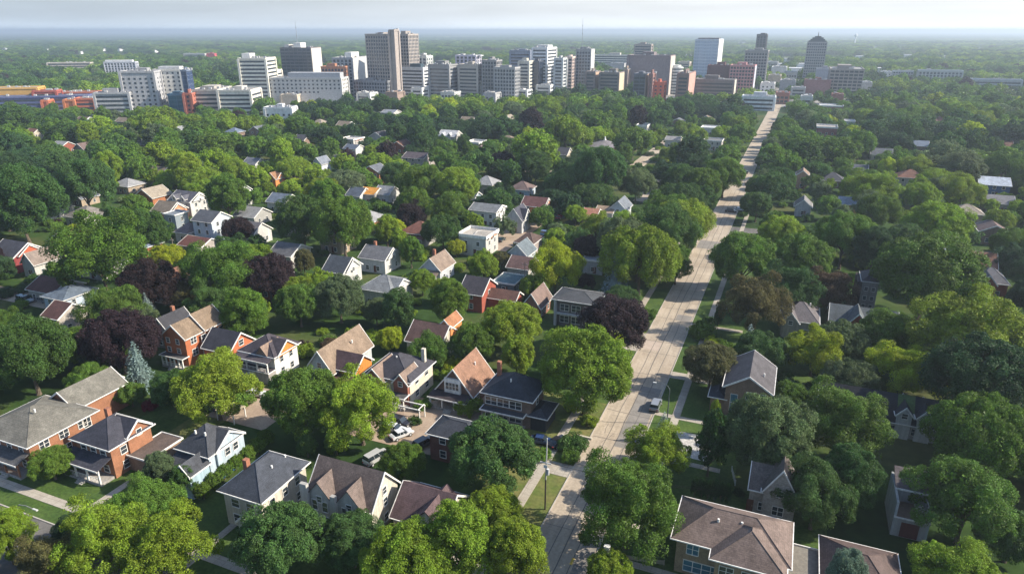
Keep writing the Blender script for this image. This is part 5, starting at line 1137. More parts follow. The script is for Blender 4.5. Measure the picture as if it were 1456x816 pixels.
# hero trees read off the photo: cx, cy, width px, shape, tint, label (None = written from its surroundings), height factor
HERO = [
 (150, 765, 118, 'ragged', 'L', 'bright green layered tree in the lower left corner, left one of three', 1),
 (238, 775, 118, 'ragged', 'L', 'bright green layered tree in the lower left corner, right one of three', .95),
 (205, 728, 86, 'ragged', 'M', 'green layered tree in the lower left corner, uppermost of three', 1.1),
 (8, 762, 80, 'tall', 'L', 'light green tree cut by the left edge near the bottom', 1),
 (72, 800, 90, 'ragged', 'O', 'olive brown loose tree in the lower left corner', 1),
 (104, 752, 52, 'round', 'D', 'round bluish dark tree left of the layered trees', 1),
 (226, 668, 52, 'tall', 'S', 'olive grey narrow tree between the porch house and the pale blue house', 1),
 (262, 682, 46, 'tall', 'G', 'dark tree just below the arched bay of the pale blue house', 1),
 (72, 655, 58, 'round', 'M', 'mid green tree at the front of the long tan-roofed house', .9),
 (398, 770, 125, 'round', 'G', 'large dark tree at the bottom below the slate-blue roofed cream house', 1),
 (500, 765, 95, 'round', 'G', 'dark green tree below the twin-gabled mauve-roofed house', .9),
 (578, 800, 130, 'round', 'L', 'bright tree at the bottom edge below the plum-roofed low house', 1),
 (655, 775, 120, 'tall', 'L', 'bright tree at the bottom edge, middle one of the bright row', 1),
 (735, 790, 105, 'tall', 'L', 'bright tree at the bottom edge touching the left side of the street', 1),
 (700, 728, 80, 'round', 'L', 'light green tree right of the plum-roofed low house', 1),
 (698, 650, 122, 'round', 'G', 'big dark leafy tree below the dark hip-roofed house', 1),
 (892, 722, 132, 'ragged', 'M', 'large tree leaning over the right side of the street near the bottom', 1.1),
 (932, 640, 78, 'ragged', 'L', 'smaller bright tree above the large street tree, left of the gravel drive', 1),
 (1095, 622, 128, 'round', 'S', 'large grey green tree below the brick house with the tall blue window', 1.05),
 (1011, 630, 44, 'arbo', 'A', 'tall dark columnar evergreen right of the gravel drive', 1),
 (1122, 562, 48, 'round', 'M', 'mid green tree right of the mauve slope of the brick house', 1),
 (1203, 598, 112, 'ragged', 'M', 'broad bright topped tree in front of the long black-roofed house', 1),
 (1160, 708, 100, 'ragged', 'G', 'dark tree between the pointed stone house and the large mauve roof', 1.1),
 (1208, 682, 96, 'tall', 'G', 'tall dark tree left of the grey house with dark decks', 1),
 (1376, 715, 132, 'ragged', 'M', 'broad mid green tree right of the grey house with dark decks', 1),
 (1392, 632, 140, 'wide', 'M', 'wide feathery tree above the broad tree at the right edge', 1.2),
 (1440, 760, 90, 'round', 'G', 'dark tree in the lower right corner', 1),
 (1362, 815, 110, 'ragged', 'L', 'pale green spiky tree at the bottom edge on the right', .9),
 (866, 812, 68, 'round', 'L', 'bright tree at the bottom edge just right of the street', 1),
 (1400, 545, 150, 'round', 'D', 'massive dark tree at the right edge, below the bright crown', 1.05),
 (1370, 472, 145, 'ragged', 'L', 'wide bright crown at the right, behind the massive dark tree', .95),
 (1288, 520, 88, 'ragged', 'Y', 'glowing yellow green tree above the mossy roof patch', .9),
 (1158, 498, 76, 'ragged', 'Y', 'yellow green tree below the weathered grey-brown roof', .95),
 (1260, 475, 78, 'round', 'M', 'mid green tree right below the red brick gabled house', 1),
 (1196, 485, 70, 'round', 'S', 'grey green tree between the two yellow green trees', 1),
 (1208, 535, 72, 'wide', 'S', 'low dusty green dome above the black roofed house', 1),
 (1012, 515, 78, 'round', 'O', 'bronze green tree beside the street, left of the mauve and slate gable roof', .9),
 (1064, 491, 28, 'spruce', 'B', 'pale blue spruce right behind the bronze green street tree', 1),
 (1074, 438, 82, 'ragged', 'O', 'olive grey tree standing behind the bronze green street tree', 1.1),
 (834, 525, 138, 'round', 'L', 'biggest bright green tree, covering the left kerb of the street', 1),
 (874, 458, 98, 'round', 'P', 'bronze purple tree left of the street, above the biggest bright tree', .95),
 (729, 460, 82, 'round', 'L', 'bright round tree below the red brick house at the centre', .95),
 (735, 505, 54, 'tall', 'L', 'narrow light green tree right behind the dark hip-roofed house', 1),
 (875, 404, 40, 'spruce', 'B', 'pale blue spruce behind the bronze purple tree', 1),
 (910, 378, 112, 'wide', 'L', 'wide pale green tree left of the street, in front of the yellow lit one', 1.2),
 (962, 375, 52, 'tall', 'M', 'mid green tree at the left kerb right of the wide pale green tree', 1),
 (790, 380, 74, 'ragged', 'Y', 'brilliant yellow green tree behind the square columned house', 1),
 (838, 352, 48, 'round', 'P', 'round purple tree right of the brilliant yellow green tree', .95),
 (882, 326, 56, 'ragged', 'L', 'bright green ragged tree above the round purple tree', 1),
 (848, 322, 44, 'ragged', 'L', 'light green tree left of the bright ragged one', 1),
 (818, 303, 34, 'round', 'L', 'small bright round tree above the purple tree', .9),
 (972, 312, 82, 'round', 'L', 'bright tree pushing over the left kerb halfway up the street', .95),
 (1056, 372, 88, 'round', 'M', 'big tree right of the street with a bright top', 1.05),
 (1112, 335, 66, 'round', 'L', 'light crowned tree right of the street above the big one', 1),
 (1140, 368, 84, 'round', 'M', 'leafy tree right of the big bright topped street tree', 1),
 (1200, 340, 84, 'round', 'M', 'round topped tree above the narrow grey tower house', 1.05),
 (1125, 410, 78, 'ragged', 'G', 'dark tree above the weathered grey-brown roof', 1),
 (1180, 412, 66, 'ragged', 'R', 'dark tree with rust brown foliage left of the narrow grey tower house', 1),
 (1320, 385, 140, 'round', 'M', 'enormous tree right of the narrow grey tower house', .95),
 (1335, 318, 92, 'round', 'L', 'golden topped tree above the enormous tree', .9),
 (1440, 350, 60, 'round', 'M', 'tree at the right edge above the red brick house', 1),
 (40, 505, 118, 'round', 'G', 'massive green tree at the left edge above the long tan-roofed house', 1.05),
 (112, 480, 40, 'round', 'M', 'narrow green tree squeezed between the massive green tree and the purple tree', 1),
 (168, 480, 106, 'round', 'P', 'largest dark purple tree left of the long orange brick house', .95),
 (210, 442, 24, 'spruce', 'B', 'smaller pale blue spruce behind the largest purple tree', 1),
 (196, 525, 38, 'spruce', 'B', 'pale blue spruce below the largest purple tree', 1),
 (126, 545, 62, 'round', 'M', 'mid green tree behind the long tan-roofed house', 1),
 (185, 558, 42, 'round', 'M', 'small round tree below the pale blue spruce', .9),
 (245, 552, 62, 'round', 'G', 'dark left part of the pair above the dry yellow yard', 1),
 (305, 548, 104, 'ragged', 'L', 'bright feathery tree below the long orange brick house', 1),
 (430, 572, 112, 'round', 'M', 'large mid green tree in front of the tan house with the orange wing', 1),
 (512, 582, 108, 'ragged', 'L', 'large lighter tree left of the yard with parked cars', 1),
 (436, 632, 34, 'tall', 'G', 'slim dark tree above the mauve roof with two gables', 1),
 (478, 630, 36, 'round', 'M', 'small green tree above the ridge of the mauve roof', 1),
 (574, 655, 62, 'round', 'M', 'green tree below the yard with parked cars', 1),
 (470, 495, 34, 'round', 'R', 'small bronze tree right of the white house with the orange gable', 1),
 (556, 482, 40, 'round', 'Y', 'little yellow green tree above the cream many faceted house', 1),
 (610, 500, 56, 'ragged', 'M', 'green tree between the many faceted house and the brown dormer roof', 1),
 (672, 488, 62, 'round', 'M', 'green tree above the steep rust-roofed house', 1),
 (425, 432, 66, 'round', 'M', 'leafy tree above the white house with the orange gable', 1),
 (482, 422, 74, 'round', 'S', 'dusty green tree at left centre below the white crossed-gable house', 1),
 (565, 440, 56, 'tall', 'G', 'dark tree below the broad pale grey roof', 1),
 (640, 430, 62, 'tall', 'M', 'tall mid green tree left of the red brick house at the centre', 1),
 (600, 400, 40, 'round', 'L', 'light tree right of the broad pale grey roof', 1),
 (382, 392, 76, 'round', 'P', 'purple tree in the left middle, below the long charcoal roof', 1),
 (214, 402, 84, 'round', 'P', 'wide blackish purple tree at the left, above the largest purple tree', .95),
 (262, 418, 46, 'round', 'O', 'bronze tinted tree right of the blackish purple tree', 1),
 (337, 328, 44, 'round', 'P', 'small purple tree beside the three storey pale blue house', 1),
 (140, 358, 128, 'ragged', 'M', 'very large green tree below the faceted grey-brown roof', .95),
 (120, 262, 84, 'round', 'G', 'big tree above the faceted grey-brown roof', 1),
 (28, 292, 110, 'round', 'G', 'big dark tree at the left edge above the dark red house', 1.1),
 (205, 330, 72, 'round', 'G', 'dark tree right above the very large green tree', 1),
 (318, 385, 96, 'ragged', 'M', 'bright mottled tree right of the blackish purple tree', 1),
 (300, 432, 60, 'ragged', 'G', 'dark ragged tree behind the long orange brick house', 1),
 (350, 440, 58, 'round', 'L', 'lime tinted tree right of the long orange brick house', 1),
 (322, 282, 64, 'tall', 'M', 'pointed tree in front of the tall white gabled house', 1),
 (488, 322, 86, 'round', 'M', 'large rounded tree above the white crossed-gable house', 1.1),
 (430, 318, 76, 'round', 'G', 'dark rounded tree left of the larger one above the crossed-gable house', 1.1),
 (432, 372, 34, 'tall', 'O', 'pointed olive tree right of the long charcoal roof', 1),
 (560, 325, 36, 'round', 'Y', 'golden green round tree left of the rust brown hipped roof', .95),
 (630, 333, 54, 'wide', 'G', 'smooth dark domed tree beside the rust brown hipped roof', 1.2),
 (584, 358, 40, 'tall', 'M', 'narrow green tree below the golden green tree', 1),
 (648, 352, 28, 'round', 'Y', 'tiny yellow green tree left of the boxy off-white house', 1),
 (688, 380, 44, 'round', 'L', 'green tree left of the red topped tree at the centre', 1),
 (714, 370, 30, 'round', 'O', 'small olive tree with a reddish top at the centre', 1),
 (650, 265, 62, 'round', 'L', 'bright tree above the long grey roof at centre', 1),
 (598, 262, 62, 'ragged', 'M', 'tree right of the light grey roof beside the amber roof', 1),
 (855, 248, 76, 'round', 'G', 'large dark tree above the curving lane', 1.1),
 (810, 262, 50, 'round', 'G', 'dark tree between the maroon roof and the curving lane', 1),
 (905, 262, 52, 'round', 'S', 'dusty tree directly above the curving lane', 1),
 (785, 285, 38, 'round', 'D', 'dark small tree right of the maroon roof with the orange gable', 1),
 (805, 195, 60, 'wide', 'L', 'bright broad tree left of the round pavilion', 1.2),
 (760, 215, 70, 'round', 'L', 'bright rounded tree at upper centre left of the pavilion', 1),
 (900, 205, 54, 'wide', 'M', 'flat topped tree right of the round pavilion', 1.1),
 (1030, 250, 60, 'round', 'M', 'tree at the left kerb far up the street', 1),
 (1000, 262, 52, 'round', 'M', 'tree behind the left kerb far up the street', 1),
 (1095, 270, 56, 'round', 'G', 'tree at the right kerb beside the grey round windowed house', 1),
]
BUSHES = [
 (663, 577, 42, 'bush', 'L', 'round bright bush before the steep rust-roofed house'),
 (811, 650, 28, 'bush', 'M', 'clipped round bush in the verge near the utility pole'),
 (838, 598, 26, 'bush', 'L', 'light green round bush beside the front walk under the biggest bright tree'),
 (812, 578, 24, 'bush', 'Y', 'yellow tinged bush at the foot of the biggest bright tree'),
 (943, 610, 26, 'spruce', 'B', 'small blue spruce in the verge near the silver van'),
 (213, 577, 22, 'bush', 'C', 'crimson leaved bush behind the porch house by the mown lawn'),
 (600, 575, 26, 'bush', 'M', 'long green hedge like bush beside the cream many faceted house'),
 (590, 598, 20, 'bush', 'G', 'dark green bush by the white pergola'),
 (1045, 442, 20, 'bush', 'M', 'small bush on the lawn beside the dark hedge'),
 (998, 470, 40, 'bush', 'M', 'yellowish green shrub right of the street above the bronze tree'),
 (1013, 487, 26, 'bush', 'Y', 'golden green shrub against the bronze green street tree'),
 (1022, 455, 12, 'arbo', 'A', 'small dark pillar shrub above the shrub right of the street'),
 (1014, 600, 18, 'arbo', 'L', 'small light conical shrub beside the blue window house'),
 (640, 560, 16, 'bush', 'G', 'dark shrub at the porch of the steep rust-roofed house'),
 (60, 668, 26, 'bush', 'G', 'dark shrub in front of the long tan-roofed brick house'),
 (130, 652, 22, 'bush', 'G', 'dark shrub at the left corner of the screened front porch'),
 (165, 660, 20, 'bush', 'G', 'low shrub at the right end of the screened front porch'),
 (98, 665, 30, 'bush', 'M', 'green shrub by the mown lawn in front of the porch house'),
 (1285, 730, 18, 'bush', 'G', 'dark shrub in front of the grey house with dark decks'),
 (690, 600, 18, 'bush', 'G', 'small dark shrub at the front of the dark hip-roofed house'),
 (755, 398, 20, 'bush', 'S', 'silvery bush beside the dark teal garage roof'),
 (1050, 700, 16, 'bush', 'D', 'blackish shrub at the foot of the pointed stone house'),
]
PLACED = []
for cx, cy, wp, shp, tn, lab, hf in HERO:
    x, y, r, zc = tree_from_px(cx, cy, wp, shp)
    put_tree(lab, x, y, r * 1.04, shp, tn, 'hi' if y < 330 else 'mid', hf); PLACED.append((x, y, r, cx, cy))
for cx, cy, wp, shp, tn, lab in BUSHES:
    x, y, r, zc = tree_from_px(cx, cy, wp, shp)
    put_tree(lab, x, y, r, shp, tn, 'hi', 1, cat='bush' if shp == 'bush' else 'tree'); PLACED.append((x, y, r, cx, cy))
x, y = G(1199, 842, 9.0); put_tree('pale blue green tree at the bottom edge before a brown roof', x, y, 3.0, 'tall', 'W', 'hi', 2.3); PLACED.append((x, y, 3.0, 1199, 828))
# arborvitae row behind the large mauve roof; hedge along the pale blue house
for i, px in enumerate((988, 998, 1007, 1016, 1025, 1034)):
    x, y, r, zc = tree_from_px(px, 697 + i * 1.8, 12, 'arbo')
    put_tree(('leftmost', 'second', 'third', 'fourth', 'fifth', 'rightmost')[i] + ' of six small dark columnar evergreens above the large mauve hip-roofed house', x, y, r, 'arbo', 'A', 'hi', group='row of small columnar evergreens'); PLACED.append((x, y, r, px, 705))
for i, (px, py) in enumerate(((288, 698), (303, 684), (318, 670), (334, 657), (350, 645), (366, 634), (378, 622))):
    x, y, r, zc = tree_from_px(px, py, 26, 'round')
    put_tree(('lowest', 'second lowest', 'third', 'middle', 'fifth', 'second highest', 'highest')[i] + ' of seven hedge trees between the pale blue and slate-blue roofed houses', x, y, r, 'round', 'M', 'mid', 1.1, group='hedge row trees', name='hedge_tree'); PLACED.append((x, y, r, px, py))

# the rest of the canopy: scattered on the ground, kept out of streets, buildings and the views the photo shows between crowns
KPA = np.array(KP); FA = np.array(FOOT)
rg = np.random.default_rng(5)
cand = []
def scatter(Y0, Y1, cell, rlo, rhi, xmul=.80, drop=0.0):
    ny = int((Y1 - Y0) / cell)
    for j in range(ny):
        yb = Y0 + j * cell; xm = yb * xmul + 30; nx = int(2 * xm / cell)
        xs = -xm + (np.arange(nx) + rg.uniform(.1, .9, nx)) * cell; ys = yb + rg.uniform(.1, .9, nx) * cell
        rs = rg.uniform(rlo, rhi, nx); ks = rg.uniform(size=nx)
        for x, y, r, k in zip(xs, ys, rs, ks):
            if k < drop: continue
            cand.append((x, y, r))
def darts(Y0, Y1, n, rfun, ksep, grid):
    for _ in range(n):
        y = Y0 + (Y1 - Y0) * math.sqrt(rg.uniform()); x = rg.uniform(-1, 1) * (y * .80 + 30); r = rfun(y)
        gx, gy = int(x // 24), int(y // 24); ok = True
        for a in (gx - 1, gx, gx + 1):
            for b_ in (gy - 1, gy, gy + 1):
                for (x2, y2, r2) in grid.get((a, b_), ()):
                    if (x - x2) ** 2 + (y - y2) ** 2 < (ksep * (r + r2)) ** 2: ok = False; break
                if not ok: break
            if not ok: break
        if ok: r = float(r)
        if ok: grid.setdefault((gx, gy), []).append((x, y, r)); cand.append((x, y, r))
_g = {}
darts(45, 1150, 26000, lambda y: rg.uniform(6.5, 11.5) if y > 190 else rg.uniform(5, 8.5), .70, _g)
darts(45, 1150, 30000, lambda y: rg.uniform(3.6, 5.6), .72, _g)
nbig = len(cand)
darts(45, 520, 45000, lambda y: rg.uniform(1.5, 2.9), .80, _g)
shr = set(cand[nbig:]); 
scatter(1150, 2000, 17, 8, 14, .78); scatter(2000, 4200, 30, 14, 24, .78)
keepT = []
PT = np.array([(p[0], p[1], p[2]) for p in PLACED])
SHR = set((q[0], q[1]) for q in shr)
for (x, y, r) in cand:
    u, v = UV(x, y)
    if y < 1000 and (RV0 - 1.6 < v < RV1 + 1.6 or (v > RV1 and v < RV1 + 3 and u > 300 and False)): continue
    if 38 < u < 57 and v < RV0: continue
    if 256 < u < 266 and v > RV1: continue
    if 333 < u < 345 and v < RV0: continue
    d = np.hypot(FA[:, 0] - x, FA[:, 1] - y)
    if (d < FA[:, 2] + r * .22).any(): continue
    if y < 900:
        dp = np.hypot(PT[:, 0] - x, PT[:, 1] - y)
        if (dp < (PT[:, 2] + r) * .62).any(): continue
    if 640 < y < 1150 and -700 < x < 760 and rg.uniform() < .45: continue
    if y > 1250 and math.sin(x * .0052 + y * .0021) * math.sin(y * .0043 - x * .0017 + 1) > .52: continue
    hf = rg.uniform(.82, 1.15) * (1.0 if r < 9 else .88)
    hf = min(hf, 8.5 / r) if y > 1100 else hf
    zc = 1.1 * r * hf
    dep = y * ct + (H - zc) * st; cxp, cyp = PX(x, y, zc); rp = r * F / dep; rpy = rp * .92 * hf
    if y < 5000:
        m = KPA[:, 2] > y - 1
        q = ((KPA[:, 0] - cxp) / (rp * .98)) ** 2 + ((KPA[:, 1] - cyp) / (rpy * 1.0)) ** 2
        if (m & (q < 1)).any():
            # try a smaller, lower tree in its place
            ok = False
            for f_ in (.7, .5):
                r2 = r * f_; zc2 = 1.1 * r2; cx2, cy2 = PX(x, y, zc2); rp2 = r2 * F / dep
                q = ((KPA[:, 0] - cx2) / rp2) ** 2 + ((KPA[:, 1] - cy2) / rp2) ** 2
                if not (m & (q < 1)).any(): ok = True; r, zc, cxp, cyp, rp = r2, zc2, cx2, cy2, rp2; hf = 1; break
            if not ok or r < (1.2 if (x, y) in SHR else 2.4): continue
    keepT.append((x, y, r, hf, cxp, cyp, rp))
print('auto trees', len(keepT))
# colour by a slow noise plus chance
def tint_for(x, y, k):
    q = math.sin(x * .021 + y * .013) + math.sin(y * .031 - x * .017 + 2) + k * 2.4 - 1.2
    if k > .985: return 'P'
    if k > .965 and y < 700: return 'Y'
    return 'D' if q < -1.5 else 'G' if q < -.35 else 'M' if q < .95 else 'S' if q < 1.15 else 'L'
inf = [t for t in keepT if (t[0], t[1]) not in SHR and -t[6] < t[4] < 1456 + t[6] and t[5] - t[6] < 816 + 10 and t[1] < 1100]
inf.sort(key=lambda t: -t[6])
NIND = 300 - len(HERO) - 13 - 8
ind = set(id(t) for t in inf[:NIND])
used = set(l[5] for l in HERO)
LB_ = [(s, a, b) for s, a, b in LAND]
SHW = {'round': 'rounded', 'ragged': 'ragged', 'tall': 'tall', 'wide': 'spreading'}
def relabel(cx, cy, tn, shp):
    c = [(math.hypot((a - cx), (b - cy) * 1.25), s, a, b) for s, a, b in LB_]; c.sort()
    def rel(a, b):
        dx, dy = cx - a, cy - b
        if abs(dx) > abs(dy) * 1.1: return 'just left of' if dx < 0 else 'just right of'
        return 'just behind' if dy < 0 else 'just in front of'
    for d, s, a, b in c[:7]:
        L = f'{SHW[shp]} {CN[tn]} tree {rel(a, b)} {s}'
        if L not in used and len(L.split()) <= 16: used.add(L); return L
    for d, s, a, b in c[:3]:
        for d2, s2, a2, b2 in c[:6]:
            if s2 == s: continue
            L = f'{CN[tn]} tree {rel(a, b)} {s}, towards {s2}'
            if L not in used and len(L.split()) <= 16: used.add(L); return L
    return f'{CN[tn]} tree near {c[0][1]}'
stuff = []
for t in keepT:
    x, y, r, hf, cxp, cyp, rp = t
    k = rg.uniform(); tn = tint_for(x, y, k); 
    if id(t) in ind:
        shp = ('round', 'round', 'ragged', 'tall', 'wide', 'round', 'ragged')[rg.integers(7)]
        if shp == 'wide': hf *= 1.15
        put_tree(relabel(cxp, cyp, tn, shp), x, y, r, shp, tn, 'hi' if y < 330 else 'mid', hf, group='garden and street trees')
    else: stuff.append((x, y, r, hf, tn, y))
# everything beyond: one mass of woodland, instanced crowns on points
def woodland(name, pts, lods, label_kind):
    me = bpy.data.meshes.new(name); me.from_pydata([(p[0], p[1], 0) for p in pts], [], [])
    n = len(pts)
    tin = np.array([TINT[p[4]] for p in pts]) * rg.uniform(.95, 1.5, (n, 1)) * np.array([1, 1, 1])
    a = me.attributes.new('tint', 'FLOAT_VECTOR', 'POINT'); a.data.foreach_set('vector', tin.astype(np.float32).ravel())
    sc_ = np.array([(p[2], p[2], min(p[2] * p[3], 8.5)) for p in pts], dtype=np.float32); a = me.attributes.new('size', 'FLOAT_VECTOR', 'POINT'); a.data.foreach_set('vector', sc_.ravel())
    rt = np.zeros((n, 3), dtype=np.float32); rt[:, 2] = rg.uniform(0, 6.28, n); a = me.attributes.new('spin', 'FLOAT_VECTOR', 'POINT'); a.data.foreach_set('vector', rt.ravel())
    ix = rg.integers(0, len(lods), n).astype(np.int32); a = me.attributes.new('pick', 'INT', 'POINT'); a.data.foreach_set('value', ix)
    o = bpy.data.objects.new(name, me); COL.objects.link(o); o['kind'] = 'stuff'
    ng = bpy.data.node_groups.new(name, 'GeometryNodeTree'); ng.interface.new_socket('Geometry', in_out='INPUT', socket_type='NodeSocketGeometry'); ng.interface.new_socket('Geometry', in_out='OUTPUT', socket_type='NodeSocketGeometry')
    N = ng.nodes.new; L = ng.links.new
    gi = N('NodeGroupInput'); go = N('NodeGroupOutput'); ip = N('GeometryNodeInstanceOnPoints'); ip.inputs['Pick Instance'].default_value = True
    j = N('GeometryNodeGeometryToInstance')
    for src in reversed(lods):
        oi = N('GeometryNodeObjectInfo'); oi.inputs['Object'].default_value = src; oi.inputs['As Instance'].default_value = False
        L(oi.outputs['Geometry'], j.inputs[0])
    def att(nm, ty):
        q = N('GeometryNodeInputNamedAttribute'); q.data_type = ty; q.inputs['Name'].default_value = nm; return q.outputs['Attribute']
    L(gi.outputs[0], ip.inputs['Points']); L(j.outputs[0], ip.inputs['Instance'])
    L(att('pick', 'INT'), ip.inputs['Instance Index']); L(att('size', 'FLOAT_VECTOR'), ip.inputs['Scale'])
    er = N('FunctionNodeEulerToRotation'); L(att('spin', 'FLOAT_VECTOR'), er.inputs[0]); L(er.outputs[0], ip.inputs['Rotation'])
    L(ip.outputs[0], go.inputs[0])
    md = o.modifiers.new('trees', 'NODES'); md.node_group = ng
    return o
def src_objs(lod, n):
    """real crowns of placed trees whose meshes the woodland repeats"""
    want = [LODN[(lod, k)] for k in range(n)]; out = []
    for me in want:
        ob = next((o for o in bpy.data.objects if o.type == 'MESH' and o.data == me), None)
        if ob: out.append(ob)
    return out
mids = src_objs('mid', 8)
# a few far-detail crowns stand as real trees beyond downtown so the woodland can repeat them
fars = []
for k in range(5):
    x, y = G((60, 330, 640, 1260, 1420)[k], (96, 100, 74, 92, 96)[k])
    lab = ('tree alone beside the thin tan hall', 'tree behind the cream banded tower', 'tree beyond the white ribbed tower', 'tree right behind the wide grey brown slab', 'tree above the white hall at the right edge')[k]
    t = thing('broadleaf_tree', 'distant dark green ' + lab, 'tree', x, y, 0, group='distant trees'); t.scale = (9, 9, 9)
    c = link('crown', LODN[('far', k)], t); c['tint'] = list(TINT['G']); link('trunk', TRUNKS[0], t); fars.append(c)
shrubs = [s for s in stuff if (s[0], s[1]) in SHR]; stuff = [s for s in stuff if (s[0], s[1]) not in SHR]
near = [s for s in stuff if s[5] < 620]; far = [s for s in stuff if s[5] >= 620]
print('woodland near', len(near), 'far', len(far), 'mid crowns', len(mids))
woodland('woodland', near, mids, '') if near else None
woodland('distant_woodland', far, fars, '')
woodland('shrubbery', shrubs, [next(o for o in bpy.data.objects if o.type == 'MESH' and o.data == b_) for b_ in BUSH], '')
# the plain beyond: a rough canopy sheet to the horizon
def far_canopy():
    ys = [4100.0]
    while ys[-1] < 62000: ys.append(ys[-1] * (1 + min(.009 + ys[-1] / 2.2e6, .03)))
    nx = 520; ang = np.linspace(-.72, .72, nx); tn_ = np.tan(ang); v = []; 
    for j, y in enumerate(ys):
        hgt = rg.uniform(0, 1, nx) ** 1.5 * 9 + (6 if j else -8)
        xs = tn_ * y + rg.uniform(-.3, .3, nx) * (2 * .9 * y / nx)
        yy = y + rg.uniform(-.35, .35, nx) * y * .008
        v.append(np.stack([xs, yy, hgt], 1))
    v = np.concatenate(v); ny = len(ys)
    f = [(j * nx + i, j * nx + i + 1, (j + 1) * nx + i + 1, (j + 1) * nx + i) for j in range(ny - 1) for i in range(nx - 1)]
    me = bpy.data.meshes.new('far_forest'); me.from_pydata(v.tolist(), [], f)
    m, t, b = nodes('far_foliage'); N = t.nodes.new; L = t.links.new
    tc = N('ShaderNodeTexCoord'); n1 = N('ShaderNodeTexNoise'); n1.inputs['Scale'].default_value = .0009; n1.inputs['Detail'].default_value = 8; L(tc.outputs['Object'], n1.inputs['Vector'])
    n2 = N('ShaderNodeTexNoise'); n2.inputs['Scale'].default_value = .012; n2.inputs['Detail'].default_value = 4; L(tc.outputs['Object'], n2.inputs['Vector'])
    cr = N('ShaderNodeValToRGB'); E_ = cr.color_ramp.elements; E_[0].position = .35; E_[0].color = (.018, .045, .018, 1); E_[1].position = .66; E_[1].color = (.16, .17, .09, 1)
    e = E_.new(.57); e.color = (.04, .08, .025, 1); L(n1.outputs['Fac'], cr.inputs[0])
    r = N('ShaderNodeMapRange'); r.inputs['From Min'].default_value = .3; r.inputs['From Max'].default_value = .7; r.inputs['To Min'].default_value = .55; r.inputs['To Max'].default_value = 1.5; L(n2.outputs['Fac'], r.inputs['Value'])
    vm = N('ShaderNodeVectorMath'); vm.operation = 'SCALE'; L(cr.outputs[0], vm.inputs[0]); L(r.outputs[0], vm.inputs['Scale']); L(vm.outputs[0], b.inputs['Base Color']); b.inputs['Roughness'].default_value = 1; b.inputs['Specular IOR Level'].default_value = 0
    me.materials.append(m); o = link('far_forest', me); o['kind'] = 'stuff'
far_canopy()
